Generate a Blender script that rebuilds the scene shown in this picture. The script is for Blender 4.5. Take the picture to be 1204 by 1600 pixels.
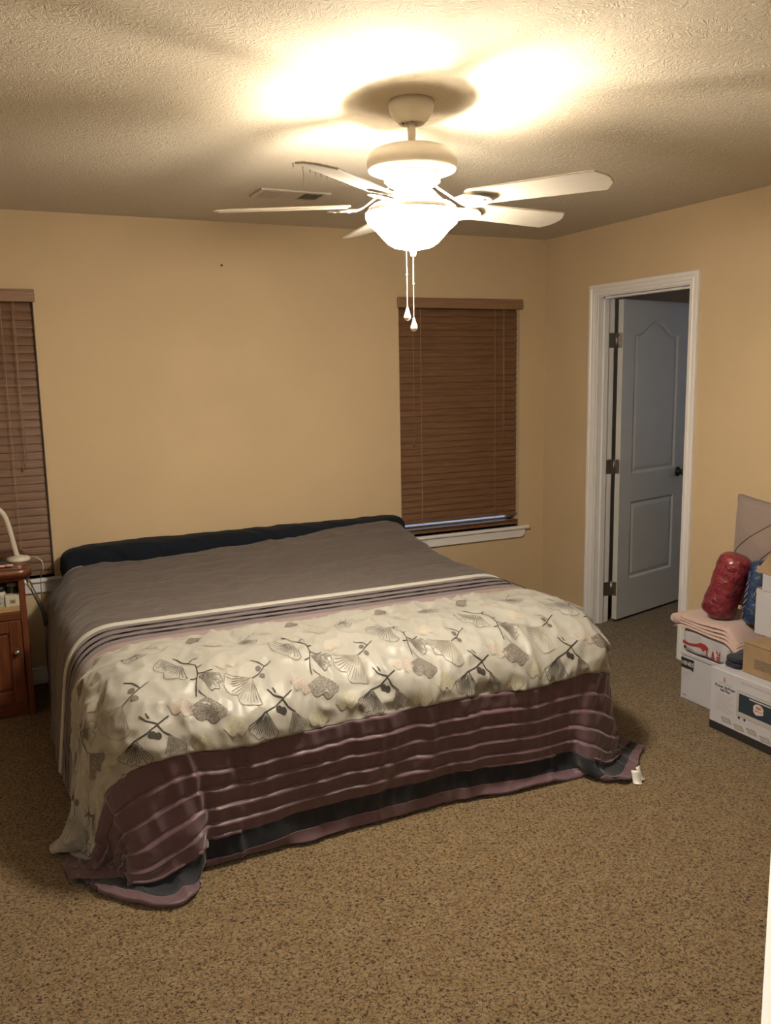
import bpy, bmesh, math, random
import numpy as np
from mathutils import Vector, Matrix

for o in list(bpy.data.objects):
    bpy.data.objects.remove(o, do_unlink=True)
SC = bpy.context.scene
COL = SC.collection
R = math.radians
random.seed(4)

# ------------------------------------------------------------------ camera
F_PX = 1350.12
yaw, pit, rol = 0.4392, 0.1611, -0.0188
cd = bpy.data.cameras.new('camera')
cam = bpy.data.objects.new('camera', cd)
COL.objects.link(cam)
fw = Vector((math.sin(yaw) * math.cos(pit), math.cos(yaw) * math.cos(pit), -math.sin(pit)))
rt = Vector((math.cos(yaw), -math.sin(yaw), 0))
up = rt.cross(fw)
r2 = rt * math.cos(rol) + up * math.sin(rol)
u2 = -rt * math.sin(rol) + up * math.cos(rol)
cam.matrix_world = Matrix(((r2.x, u2.x, -fw.x, -3.4454), (r2.y, u2.y, -fw.y, -4.8088), (r2.z, u2.z, -fw.z, 1.6162), (0, 0, 0, 1)))
cd.sensor_fit = 'VERTICAL'
cd.sensor_height = 24.0
cd.lens = F_PX / 1600 * 24.0
cd.clip_start = 0.02
SC.camera = cam

# ------------------------------------------------------------------ sky (dusk) and exposure
w = bpy.data.worlds.new('world')
SC.world = w
w.use_nodes = True
bg = w.node_tree.nodes['Background']
bg.inputs[0].default_value = (0.62, 0.74, 1.0, 1)
bg.inputs[1].default_value = 0.16
SC.view_settings.view_transform = 'Standard'
SC.view_settings.look = 'None'
SC.view_settings.gamma = 1
SC.view_settings.use_curve_mapping = False
SC.view_settings.exposure = 2.12
SC.cycles.max_bounces = 8
SC.cycles.diffuse_bounces = 4
SC.cycles.sample_clamp_indirect = 6
SC.cycles.use_denoising = True

LAMP_COL = (1.0, 0.88, 0.70)
BULB_W = 10.5
BOWL_E = 61.0
HALL_W = 20.0

# ------------------------------------------------------------------ helpers
def mesh(name, verts, faces, smooth=False):
    me = bpy.data.meshes.new(name)
    me.from_pydata([tuple(v) for v in verts], [], faces)
    me.update()
    if smooth:
        me.polygons.foreach_set('use_smooth', [True] * len(me.polygons))
    return me

def obj(name, me, mat=None, parent=None, loc=None, rot=None):
    o = bpy.data.objects.new(name, me)
    COL.objects.link(o)
    if mat is not None and me is not None:
        if len(me.materials) == 0:
            me.materials.append(mat)
    if parent is not None:
        o.parent = parent
    if loc is not None:
        o.location = loc
    if rot is not None:
        o.rotation_euler = rot
    return o

def tag(o, label, cat, group=None):
    o['label'] = label
    o['category'] = cat
    if group:
        o['group'] = group
    return o

def struct(o):
    o['kind'] = 'structure'
    return o

def thing(name, label, cat, loc=(0, 0, 0), rot=(0, 0, 0), group=None):
    o = obj(name, None, None, None, loc, rot)
    o.empty_display_size = 0.05
    return tag(o, label, cat, group)

def bm_mesh(bm, name, smooth=False):
    bmesh.ops.recalc_face_normals(bm, faces=bm.faces)
    me = bpy.data.meshes.new(name)
    bm.to_mesh(me)
    bm.free()
    if smooth:
        me.polygons.foreach_set('use_smooth', [True] * len(me.polygons))
    return me

def box_bm(bm, a, b, bev=0.0, seg=1):
    a, b = Vector(a), Vector(b)
    lo = Vector((min(a.x, b.x), min(a.y, b.y), min(a.z, b.z)))
    hi = Vector((max(a.x, b.x), max(a.y, b.y), max(a.z, b.z)))
    vs = [bm.verts.new((x, y, z)) for x in (lo.x, hi.x) for y in (lo.y, hi.y) for z in (lo.z, hi.z)]
    fs = [bm.faces.new([vs[i] for i in q]) for q in ((0, 1, 3, 2), (4, 6, 7, 5), (0, 4, 5, 1), (2, 3, 7, 6), (0, 2, 6, 4), (1, 5, 7, 3))]
    if bev > 0:
        es = list({e for f in fs for e in f.edges})
        bmesh.ops.bevel(bm, geom=es, offset=bev, segments=seg, affect='EDGES', profile=0.5)

def boxes(name, lst, mat, parent=None, bev=0.0, seg=1, loc=None, rot=None, smooth=False):
    bm = bmesh.new()
    for a, b in lst:
        box_bm(bm, a, b, bev, seg)
    return obj(name, bm_mesh(bm, name, smooth), mat, parent, loc, rot)

def lathe_me(name, prof, n=40, smooth=True):
    verts, faces = [], []
    m = len(prof)
    for i in range(n):
        a = 2 * math.pi * i / n
        for r, z in prof:
            verts.append((r * math.cos(a), r * math.sin(a), z))
    for i in range(n):
        j = (i + 1) % n
        for k in range(m - 1):
            faces.append((i * m + k, j * m + k, j * m + k + 1, i * m + k + 1))
    bm = bmesh.new()
    me = mesh(name, verts, faces)
    bm.from_mesh(me)
    bmesh.ops.remove_doubles(bm, verts=bm.verts, dist=1e-5)
    bpy.data.meshes.remove(me)
    return bm_mesh(bm, name, smooth)

def lathe(name, prof, mat, parent=None, n=40, loc=None, rot=None):
    return obj(name, lathe_me(name, prof, n), mat, parent, loc, rot)

def tube_me(name, pts, rad, n=8, cap=True):
    pts = [Vector(p) for p in pts]
    rads = rad if isinstance(rad, (list, tuple)) else [rad] * len(pts)
    verts, faces = [], []
    prev = None
    for i, p in enumerate(pts):
        d = (pts[min(i + 1, len(pts) - 1)] - pts[max(i - 1, 0)]).normalized()
        if prev is None:
            a = d.orthogonal().normalized()
        else:
            a = (prev - d * prev.dot(d)).normalized()
        prev = a
        b = d.cross(a)
        for k in range(n):
            t = 2 * math.pi * k / n
            verts.append(p + (a * math.cos(t) + b * math.sin(t)) * rads[i])
    for i in range(len(pts) - 1):
        for k in range(n):
            faces.append((i * n + k, i * n + (k + 1) % n, (i + 1) * n + (k + 1) % n, (i + 1) * n + k))
    if cap:
        faces.append(tuple(range(n - 1, -1, -1)))
        faces.append(tuple((len(pts) - 1) * n + k for k in range(n)))
    return mesh(name, verts, faces, True)

def tube(name, pts, rad, mat, parent=None, n=8):
    return obj(name, tube_me(name, pts, rad, n), mat, parent)

def curve_pts(ctrl, n=8):
    """Catmull-Rom through control points"""
    P = [Vector(c) for c in ctrl]
    P = [P[0] * 2 - P[1]] + P + [P[-1] * 2 - P[-2]]
    out = []
    for i in range(1, len(P) - 2):
        for k in range(n):
            t = k / n
            a, b, c, d = P[i - 1], P[i], P[i + 1], P[i + 2]
            out.append(0.5 * ((2 * b) + (c - a) * t + (2 * a - 5 * b + 4 * c - d) * t * t + (3 * b - a - 3 * c + d) * t ** 3))
    out.append(P[-2])
    return out

def text_me(s, size, extrude=0.0004, align='CENTER', bold=0.0):
    cu = bpy.data.curves.new('lettering', 'FONT')
    cu.body = s
    cu.size = size
    cu.align_x = align
    cu.align_y = 'CENTER'
    cu.extrude = extrude
    cu.offset = bold
    cu.resolution_u = 2
    o = bpy.data.objects.new('lettering_source', cu)
    COL.objects.link(o)
    dg = bpy.context.evaluated_depsgraph_get()
    me = bpy.data.meshes.new_from_object(o.evaluated_get(dg))
    bpy.data.objects.remove(o)
    me.materials.clear()
    return me

def grid_mesh(name, P, closed_v=False, smooth=True):
    nu, nv = P.shape[:2]
    verts = P.reshape(-1, 3).tolist()
    faces = []
    for i in range(nu - 1):
        for j in range(nv if closed_v else nv - 1):
            a, b2 = i * nv + j, i * nv + (j + 1) % nv
            faces.append((a, b2, b2 + nv, a + nv))
    return mesh(name, verts, faces, smooth)

# ------------------------------------------------------------------ materials
def new_mat(name):
    m = bpy.data.materials.new(name)
    m.use_nodes = True
    nt = m.node_tree
    b = nt.nodes['Principled BSDF']
    return m, nt, b

def node(nt, typ, **kw):
    n = nt.nodes.new(typ)
    for k, v in kw.items():
        setattr(n, k, v)
    return n

def plain(name, col, rough=0.5, metal=0.0, noise=0.0, nscale=30, bump=0.0, bscale=60, sheen=0.0, coat=0.0, spec=0.5):
    m, nt, b = new_mat(name)
    b.inputs['Base Color'].default_value = (*col, 1)
    b.inputs['Roughness'].default_value = rough
    b.inputs['Metallic'].default_value = metal
    b.inputs['Specular IOR Level'].default_value = spec
    if sheen:
        b.inputs['Sheen Weight'].default_value = sheen
    if coat:
        b.inputs['Coat Weight'].default_value = coat
        b.inputs['Coat Roughness'].default_value = 0.15
    if noise or bump:
        tc = node(nt, 'ShaderNodeTexCoord')
    if noise:
        nz = node(nt, 'ShaderNodeTexNoise')
        nz.inputs['Scale'].default_value = nscale
        nz.inputs['Detail'].default_value = 4
        nt.links.new(tc.outputs['Object'], nz.inputs['Vector'])
        cr = node(nt, 'ShaderNodeValToRGB')
        cr.color_ramp.elements[0].position = 0.3
        cr.color_ramp.elements[1].position = 0.7
        cr.color_ramp.elements[0].color = (*[c * (1 - noise) for c in col], 1)
        cr.color_ramp.elements[1].color = (*[min(1, c * (1 + noise)) for c in col], 1)
        nt.links.new(nz.outputs['Fac'], cr.inputs['Fac'])
        nt.links.new(cr.outputs['Color'], b.inputs['Base Color'])
    if bump:
        nz = node(nt, 'ShaderNodeTexNoise')
        nz.inputs['Scale'].default_value = bscale
        nz.inputs['Detail'].default_value = 5
        nt.links.new(tc.outputs['Object'], nz.inputs['Vector'])
        bp = node(nt, 'ShaderNodeBump')
        bp.inputs['Strength'].default_value = bump
        bp.inputs['Distance'].default_value = 0.01
        nt.links.new(nz.outputs['Fac'], bp.inputs['Height'])
        nt.links.new(bp.outputs['Normal'], b.inputs['Normal'])
    return m

def wood(name, c1, c2, scale=(1, 14, 14), rough=0.4, coat=0.2):
    m, nt, b = new_mat(name)
    tc = node(nt, 'ShaderNodeTexCoord')
    mp = node(nt, 'ShaderNodeMapping')
    mp.inputs['Scale'].default_value = scale
    nz = node(nt, 'ShaderNodeTexNoise')
    nz.inputs['Scale'].default_value = 5
    nz.inputs['Detail'].default_value = 6
    nz.inputs['Distortion'].default_value = 0.6
    oi = node(nt, 'ShaderNodeObjectInfo')
    va = node(nt, 'ShaderNodeVectorMath', operation='ADD')
    vm = node(nt, 'ShaderNodeVectorMath', operation='SCALE')
    vm.inputs['Scale'].default_value = 9.0
    cx = node(nt, 'ShaderNodeCombineXYZ')
    for i in range(3):
        nt.links.new(oi.outputs['Random'], cx.inputs[i])
    nt.links.new(cx.outputs[0], vm.inputs[0])
    nt.links.new(tc.outputs['Object'], mp.inputs['Vector'])
    nt.links.new(mp.outputs[0], va.inputs[0])
    nt.links.new(vm.outputs[0], va.inputs[1])
    nt.links.new(va.outputs[0], nz.inputs['Vector'])
    cr = node(nt, 'ShaderNodeValToRGB')
    cr.color_ramp.elements[0].position = 0.32
    cr.color_ramp.elements[1].position = 0.72
    cr.color_ramp.elements[0].color = (*c1, 1)
    cr.color_ramp.elements[1].color = (*c2, 1)
    nt.links.new(nz.outputs['Fac'], cr.inputs['Fac'])
    nt.links.new(cr.outputs['Color'], b.inputs['Base Color'])
    b.inputs['Roughness'].default_value = rough
    b.inputs['Coat Weight'].default_value = coat
    b.inputs['Coat Roughness'].default_value = 0.3
    return m

def wall_mat(name, col, bstr=0.25, bscale=140):
    m, nt, b = new_mat(name)
    tc = node(nt, 'ShaderNodeTexCoord')
    n1 = node(nt, 'ShaderNodeTexNoise')
    n1.inputs['Scale'].default_value = 2.2
    n1.inputs['Detail'].default_value = 5
    nt.links.new(tc.outputs['Object'], n1.inputs['Vector'])
    cr = node(nt, 'ShaderNodeValToRGB')
    cr.color_ramp.elements[0].position = 0.3
    cr.color_ramp.elements[1].position = 0.75
    cr.color_ramp.elements[0].color = (*[c * 0.95 for c in col], 1)
    cr.color_ramp.elements[1].color = (*[c * 1.03 for c in col], 1)
    nt.links.new(n1.outputs['Fac'], cr.inputs['Fac'])
    nt.links.new(cr.outputs['Color'], b.inputs['Base Color'])
    n2 = node(nt, 'ShaderNodeTexNoise')
    n2.inputs['Scale'].default_value = bscale
    n2.inputs['Detail'].default_value = 2
    nt.links.new(tc.outputs['Object'], n2.inputs['Vector'])
    bp = node(nt, 'ShaderNodeBump')
    bp.inputs['Strength'].default_value = bstr
    bp.inputs['Distance'].default_value = 0.004
    nt.links.new(n2.outputs['Fac'], bp.inputs['Height'])
    nt.links.new(bp.outputs['Normal'], b.inputs['Normal'])
    b.inputs['Roughness'].default_value = 0.75
    b.inputs['Specular IOR Level'].default_value = 0.3
    return m

def ceiling_mat():
    m, nt, b = new_mat('stomped_ceiling')
    tc = node(nt, 'ShaderNodeTexCoord')
    # swirly stomped texture: distorted ridged noise
    n0 = node(nt, 'ShaderNodeTexNoise')
    n0.inputs['Scale'].default_value = 9
    n0.inputs['Detail'].default_value = 2
    nt.links.new(tc.outputs['Object'], n0.inputs['Vector'])
    mx = node(nt, 'ShaderNodeMix', data_type='RGBA')
    mx.blend_type = 'ADD'
    mx.inputs[0].default_value = 0.16
    nt.links.new(tc.outputs['Object'], mx.inputs[6])
    nt.links.new(n0.outputs['Color'], mx.inputs[7])
    n1 = node(nt, 'ShaderNodeTexNoise')
    n1.inputs['Scale'].default_value = 34
    n1.inputs['Detail'].default_value = 3
    n1.inputs['Distortion'].default_value = 1.6
    nt.links.new(mx.outputs[2], n1.inputs['Vector'])
    cr = node(nt, 'ShaderNodeValToRGB')
    e = cr.color_ramp.elements
    e[0].position = 0.40
    e[0].color = (0, 0, 0, 1)
    e[1].position = 0.62
    e[1].color = (0.2, 0.2, 0.2, 1)
    k = cr.color_ramp.elements.new(0.50)
    k.color = (1, 1, 1, 1)
    nt.links.new(n1.outputs['Fac'], cr.inputs['Fac'])
    bp = node(nt, 'ShaderNodeBump')
    bp.inputs['Strength'].default_value = 0.42
    bp.inputs['Distance'].default_value = 0.006
    nt.links.new(cr.outputs['Color'], bp.inputs['Height'])
    nt.links.new(bp.outputs['Normal'], b.inputs['Normal'])
    b.inputs['Base Color'].default_value = (0.80, 0.72, 0.59, 1)
    b.inputs['Roughness'].default_value = 0.9
    b.inputs['Specular IOR Level'].default_value = 0.1
    return m

def carpet_mat():
    m, nt, b = new_mat('speckled_carpet')
    tc = node(nt, 'ShaderNodeTexCoord')
    n1 = node(nt, 'ShaderNodeTexNoise')
    n1.inputs['Scale'].default_value = 105
    n1.inputs['Detail'].default_value = 5
    n1.inputs['Roughness'].default_value = 0.72
    n1.inputs['Distortion'].default_value = 0.9
    nt.links.new(tc.outputs['Object'], n1.inputs['Vector'])
    cr = node(nt, 'ShaderNodeValToRGB')
    els = cr.color_ramp.elements
    els[0].position = 0.385
    els[0].color = (0.014, 0.007, 0.004, 1)
    els[1].position = 0.66
    els[1].color = (0.31, 0.235, 0.135, 1)
    for pos, c in ((0.435, (0.080, 0.048, 0.024)), (0.475, (0.205, 0.142, 0.072)), (0.54, (0.265, 0.192, 0.102))):
        k = els.new(pos)
        k.color = (*c, 1)
    nt.links.new(n1.outputs['Fac'], cr.inputs['Fac'])
    n2 = node(nt, 'ShaderNodeTexNoise')
    n2.inputs['Scale'].default_value = 16
    n2.inputs['Detail'].default_value = 6
    nt.links.new(tc.outputs['Object'], n2.inputs['Vector'])
    cr2 = node(nt, 'ShaderNodeValToRGB')
    cr2.color_ramp.elements[0].position = 0.3
    cr2.color_ramp.elements[1].position = 0.7
    cr2.color_ramp.elements[0].color = (0.82, 0.76, 0.66, 1)
    cr2.color_ramp.elements[1].color = (1.0, 1.0, 1.0, 1)
    nt.links.new(n2.outputs['Fac'], cr2.inputs['Fac'])
    mx = node(nt, 'ShaderNodeMix', data_type='RGBA')
    mx.blend_type = 'MULTIPLY'
    mx.inputs[0].default_value = 1
    nt.links.new(cr.outputs['Color'], mx.inputs[6])
    nt.links.new(cr2.outputs['Color'], mx.inputs[7])
    nt.links.new(mx.outputs[2], b.inputs['Base Color'])
    n3 = node(nt, 'ShaderNodeTexNoise')
    n3.inputs['Scale'].default_value = 170
    n3.inputs['Detail'].default_value = 3
    nt.links.new(tc.outputs['Object'], n3.inputs['Vector'])
    bp = node(nt, 'ShaderNodeBump')
    bp.inputs['Strength'].default_value = 0.9
    bp.inputs['Distance'].default_value = 0.008
    nt.links.new(n3.outputs['Fac'], bp.inputs['Height'])
    nt.links.new(bp.outputs['Normal'], b.inputs['Normal'])
    b.inputs['Roughness'].default_value = 1.0
    b.inputs['Specular IOR Level'].default_value = 0.05
    b.inputs['Sheen Weight'].default_value = 0.15
    return m

def fabric(name, c1, c2, rough=0.8, scale=300, bump=0.25, sheen=0.2, blot=0.0, spec=0.3):
    m, nt, b = new_mat(name)
    tc = node(nt, 'ShaderNodeTexCoord')
    n1 = node(nt, 'ShaderNodeTexNoise')
    n1.inputs['Scale'].default_value = scale
    n1.inputs['Detail'].default_value = 3
    nt.links.new(tc.outputs['Object'], n1.inputs['Vector'])
    cr = node(nt, 'ShaderNodeValToRGB')
    cr.color_ramp.elements[0].position = 0.35
    cr.color_ramp.elements[1].position = 0.65
    cr.color_ramp.elements[0].color = (*c1, 1)
    cr.color_ramp.elements[1].color = (*c2, 1)
    nt.links.new(n1.outputs['Fac'], cr.inputs['Fac'])
    nt.links.new(cr.outputs['Color'], b.inputs['Base Color'])
    bp = node(nt, 'ShaderNodeBump')
    bp.inputs['Strength'].default_value = bump
    bp.inputs['Distance'].default_value = 0.002
    nt.links.new(n1.outputs['Fac'], bp.inputs['Height'])
    nt.links.new(bp.outputs['Normal'], b.inputs['Normal'])
    b.inputs['Roughness'].default_value = rough
    b.inputs['Sheen Weight'].default_value = sheen
    b.inputs['Specular IOR Level'].default_value = spec
    return m

def emit(name, col, strength):
    m, nt, b = new_mat(name)
    b.inputs['Base Color'].default_value = (0.8, 0.78, 0.72, 1)
    b.inputs['Emission Color'].default_value = (*col, 1)
    b.inputs['Emission Strength'].default_value = strength
    b.inputs['Roughness'].default_value = 0.3
    return m

M = {}
M['wall'] = wall_mat('tan_wall_paint', (0.74, 0.575, 0.37))
M['hall_wall'] = wall_mat('hall_wall_paint', (0.7, 0.62, 0.5))
M['ceiling'] = ceiling_mat()
M['carpet'] = carpet_mat()
M['trim'] = plain('white_trim_paint', (0.96, 0.95, 0.97), 0.4, noise=0.012, nscale=5)
M['door'] = plain('white_door_paint', (0.70, 0.71, 0.70), 0.5, noise=0.03, nscale=8, bump=0.08, bscale=200)
M['fanwhite'] = plain('fan_white_enamel', (0.80, 0.74, 0.63), 0.35, noise=0.02)
M['blade'] = wood('fan_blade_whitewash', (0.72, 0.66, 0.56), (0.80, 0.74, 0.64), (3, 30, 30), 0.5, 0.1)
M['bowl'] = emit('frosted_glass_lit', LAMP_COL, BOWL_E)
M['bulb'] = emit('bulb_glass_lit', LAMP_COL, 30)
M['crystal'] = plain('clear_crystal', (0.95, 0.93, 0.9), 0.05, spec=0.8)
M['chain'] = plain('bead_chain', (0.85, 0.80, 0.70), 0.3, 0.3)
M['dust'] = plain('grey_dust', (0.75, 0.68, 0.58), 0.9)
M['slat'] = wood('blind_wood', (0.15, 0.070, 0.034), (0.27, 0.138, 0.068), (1.2, 26, 26), 0.45, 0.15)
M['valance'] = wood('blind_wood_lit_tone', (0.26, 0.145, 0.075), (0.38, 0.22, 0.12), (1.2, 26, 26), 0.45, 0.15)  # lighter copy of the slat wood; stronger light is put into its colour
M['cord'] = plain('blind_cord', (0.42, 0.32, 0.2), 0.8)
M['glass'] = None
M['metal'] = plain('satin_nickel', (0.42, 0.39, 0.35), 0.35, 0.9, noise=0.05)
M['darkmetal'] = plain('bronze_metal', (0.10, 0.095, 0.085), 0.35, 0.8)
M['vent'] = plain('vent_enamel', (0.62, 0.55, 0.45), 0.5)
M['dark'] = plain('vent_shade', (0.02, 0.018, 0.015), 0.9)
m, nt, b = new_mat('window_glass')
b.inputs['Transmission Weight'].default_value = 1.0
b.inputs['Roughness'].default_value = 0.0
b.inputs['IOR'].default_value = 1.01
M['glass'] = m

# ------------------------------------------------------------------ room shell
H = 2.44
X0, X1, Y0, Y1 = -4.29, 0.0, -4.57, 0.0
T = 0.12

def wall_xz(name, y0, y1, xa, xb, za, zb, holes, mat, parent=None):
    """wall in the xz plane with rectangular holes (x0,x1,z0,z1), sorted by x"""
    L = []
    x = xa
    for hx0, hx1, hz0, hz1 in sorted(holes):
        L.append(((x, y0, za), (hx0, y1, zb)))
        if hz0 > za:
            L.append(((hx0, y0, za), (hx1, y1, hz0)))
        if hz1 < zb:
            L.append(((hx0, y0, hz1), (hx1, y1, zb)))
        x = hx1
    L.append(((x, y0, za), (xb, y1, zb)))
    return boxes(name, L, mat, parent)

def wall_yz(name, x0, x1, ya, yb, za, zb, holes, mat, parent=None):
    L = []
    y = ya
    for hy0, hy1, hz0, hz1 in sorted(holes):
        L.append(((x0, y, za), (x1, hy0, zb)))
        if hz0 > za:
            L.append(((x0, hy0, za), (x1, hy1, hz0)))
        if hz1 < zb:
            L.append(((x0, hy0, hz1), (x1, hy1, zb)))
        y = hy1
    L.append(((x0, y, za), (x1, yb, zb)))
    return boxes(name, L, mat, parent)

AX1 = 2.0          # adjoining room
ceil = struct(boxes('ceiling', [((X0 - T, Y0 - 1.9, H), (AX1 + T, T, H + 0.1))], M['ceiling']))

# carpeted floor, one slab for the bedroom, the room behind the door and the hall
struct(boxes('floor', [((X0 - T, Y0 - 1.9, -0.1), (AX1 + T, T, 0.0))], M['carpet']))

WIN_R = (-1.075, -0.197, 0.575, 2.05)
WIN_L = (-4.02, -3.133, 0.575, 2.05)
struct(wall_xz('wall_back', 0.0, T, X0 - T, AX1 + T, 0, H, [WIN_L, WIN_R], M['wall']))
DY0, DY1, DZ = -1.284, -0.542, 2.035
struct(wall_yz('wall_right', 0.0, T, Y0, 0.0, 0, H, [(DY0 - 0.02, DY1 + 0.02, 0, DZ + 0.02)], M['wall']))
struct(boxes('wall_left', [((X0 - T, Y0 - 1.9, 0), (X0, 0, H))], M['wall']))
EX0, EX1, EZ = -3.94, -3.149, 2.04
struct(wall_xz('wall_front', Y0 - T, Y0, X0, T, 0, H, [(EX0 - 0.018, EX1 + 0.018, 0, EZ + 0.018)], M['wall']))
# hall behind the camera
struct(boxes('wall_hall_side', [((-2.6, Y0 - 1.9, 0), (-2.48, Y0 - T, H))], M['hall_wall']))
struct(boxes('wall_hall_end', [((X0, Y0 - 1.9, 0), (-2.6, Y0 - 1.78, H))], M['hall_wall']))
# room behind the door, with an unseen opening added to let dusk light in
struct(wall_yz('wall_far', AX1, AX1 + T, -2.4, 0.0, 0, H, [(-2.1, -0.8, 0.9, 2.1)], M['wall']))
struct(boxes('wall_far_side', [((T, -2.4 - T, 0), (AX1, -2.4, H))], M['wall']))

# baseboards
def baseboard(name, a, b, off):
    return struct(boxes(name, [(a, b)], M['trim'], bev=0.004))
baseboard('baseboard_back', (X0, -0.014, 0), (X1, 0, 0.09), 0)
baseboard('baseboard_right', (-0.014, Y0, 0), (0, DY0 - 0.09, 0.09), 0)
baseboard('baseboard_corner', (-0.014, DY1 + 0.07, 0), (0, -0.014, 0.09), 0)
baseboard('baseboard_left', (X0, Y0, 0), (X0 + 0.014, 0, 0.09), 0)
baseboard('baseboard_front', (EX1 + 0.08, Y0, 0), (0, Y0 + 0.014, 0.09), 0)

# windows: frame, glass, stool and apron
def window(name, W):
    x0, x1, z0, z1 = W
    fr = struct(boxes(name, [((x0, 0.085, z0), (x0 + 0.045, 0.11, z1)), ((x1 - 0.045, 0.085, z0), (x1, 0.11, z1)),
                             ((x0, 0.085, z0), (x1, 0.11, z0 + 0.05)), ((x0, 0.085, z1 - 0.05), (x1, 0.11, z1)),
                             ((x0, 0.08, (z0 + z1) / 2 - 0.02), (x1, 0.11, (z0 + z1) / 2 + 0.02))], M['trim'], bev=0.003))
    boxes('pane', [((x0 + 0.04, 0.096, z0 + 0.045), (x1 - 0.04, 0.099, (z0 + z1) / 2))], M['glass'], fr)
    boxes('pane', [((x0 + 0.04, 0.096, (z0 + z1) / 2), (x1 - 0.04, 0.099, z1 - 0.045))], M['glass'], fr)
    # stool with a rounded nose, apron with clipped lower corners
    boxes('sill', [((x0 - 0.075, -0.03, z0 - 0.022), (x1 + 0.075, 0.085, z0))], M['trim'], fr, bev=0.008, seg=3)
    a0, a1 = x0 - 0.035, x1 + 0.04
    z = z0 - 0.022
    prof = [(a0, z), (a0, z - 0.025), (a0 + 0.012, z - 0.044), (a0 + 0.03, z - 0.052), (a1 - 0.03, z - 0.052), (a1 - 0.012, z - 0.044), (a1, z - 0.025), (a1, z)]
    n = len(prof)
    vs = [(x, -0.018, zz) for x, zz in prof] + [(x, 0.0, zz) for x, zz in prof]
    fs = [tuple(range(n)), tuple(range(2 * n - 1, n - 1, -1))] + [(i, i + n, (i + 1) % n + n, (i + 1) % n) for i in range(n)]
    obj('apron', mesh('apron', vs, fs), M['trim'], fr)
    return fr
window('window_1', WIN_L)
window('window_2', WIN_R)

# ------------------------------------------------------------------ blinds
def blind(W, label, ladders, cords, gap):
    x0, x1, z0, z1 = W
    x0 += 0.006
    x1 -= 0.006
    t = thing('wooden_blind', label, 'blind', ((x0 + x1) / 2, 0, z0), group='dark wooden blinds')
    hw = (x1 - x0) / 2
    zt = z1 - z0
    # valance with a small profile and returns
    bm = bmesh.new()
    box_bm(bm, (-hw - 0.016, -0.022, zt - 0.055), (hw + 0.016, -0.010, zt + 0.008), 0.004, 2)
    box_bm(bm, (-hw - 0.013, -0.026, zt - 0.004), (hw + 0.013, -0.010, zt + 0.006), 0.002, 1)
    box_bm(bm, (-hw - 0.014, -0.012, zt - 0.053), (-hw - 0.007, -0.001, zt + 0.006))
    box_bm(bm, (hw + 0.007, -0.012, zt - 0.053), (hw + 0.014, -0.001, zt + 0.006))
    obj('valance', bm_mesh(bm, 'valance'), M['valance'], t)
    boxes('headrail', [((-hw, 0.004, zt - 0.05), (hw, 0.055, zt - 0.002))], M['slat'], t, bev=0.003)
    # curved slat cross section, tilted shut
    n = 5
    sec = []
    for i in range(n):
        u = -0.025 + 0.05 * i / (n - 1)
        sec.append((u, 0.0018 * (1 - (u / 0.025) ** 2)))
    vs, fs = [], []
    for x in (-hw, hw):
        for u, h in sec:
            vs.append((x, u, h))
        for u, h in reversed(sec):
            vs.append((x, u, h - 0.0028))
    k = 2 * n
    for i in range(k):
        j = (i + 1) % k
        fs.append((i, j, k + j, k + i))
    fs.append(tuple(range(k - 1, -1, -1)))
    fs.append(tuple(range(k, 2 * k)))
    sm = mesh('slat', vs, fs)
    sm.materials.append(M['slat'])
    top = zt - 0.075
    bot = 0.088 if gap else 0.062
    ns = 33
    rng = random.Random(len(label))
    for i in range(ns):
        z = top + (bot - top) * i / (ns - 1)
        a = 76 + rng.uniform(-1.5, 1.5)
        if gap and i == ns - 1:
            a = 40
            z += 0.008
        obj('slat', sm, None, t, (0, 0.03, z), (R(a), 0, 0))
    boxes('bottom_rail', [((-hw, 0.006, 0.012), (hw, 0.056, 0.030))], M['slat'], t, bev=0.004, seg=2)
    if gap:
        boxes('stacked_slat', [((-hw, 0.003, 0.034), (hw, 0.053, 0.037))], M['slat'], t)
        boxes('stacked_slat', [((-hw, 0.000, 0.041), (hw, 0.050, 0.0445))], M['slat'], t)
    for lx in ladders:
        pts = [(lx, 0.016 + 0.004 * math.sin(j * 2.1), zt - 0.05 + (0.04 - zt + 0.05) * j / 20) for j in range(21)]
        tube('ladder_cord', [(p[0], -0.0005, p[2]) for p in pts], 0.0016, M['cord'], t, 5)
    for lx, zb, dbl in cords:
        c = tube('pull_cord', [(lx, -0.004, zt - 0.05), (lx + 0.001, -0.005, (zt + zb) / 2), (lx, -0.005, zb)], 0.0014, M['cord'], t, 5)
        lathe('tassel', [(0, 0.0), (0.006, 0.001), (0.0065, 0.01), (0.003, 0.028), (0, 0.029)], M['slat'], c, 10, (lx, -0.008, zb - 0.026))
        if dbl:
            tube('pull_cord', [(lx + 0.008, -0.004, zt - 0.05), (lx + 0.006, -0.005, (zt + zb) / 2), (lx + 0.010, -0.005, zb + 0.01)], 0.0014, M['cord'], t, 5)
    return t
blind(WIN_R, 'closed dark wooden slat blind in the window right of the bed', (-0.29, 0.25), ((-0.345, 0.60, False), (0.31, 0.585, True)), True)
blind(WIN_L, 'closed dark wooden slat blind behind the nightstand, cut off by the photo edge', (-0.30, 0.29), ((0.345, 0.60, True), (-0.34, 0.6, False)), False)

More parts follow.
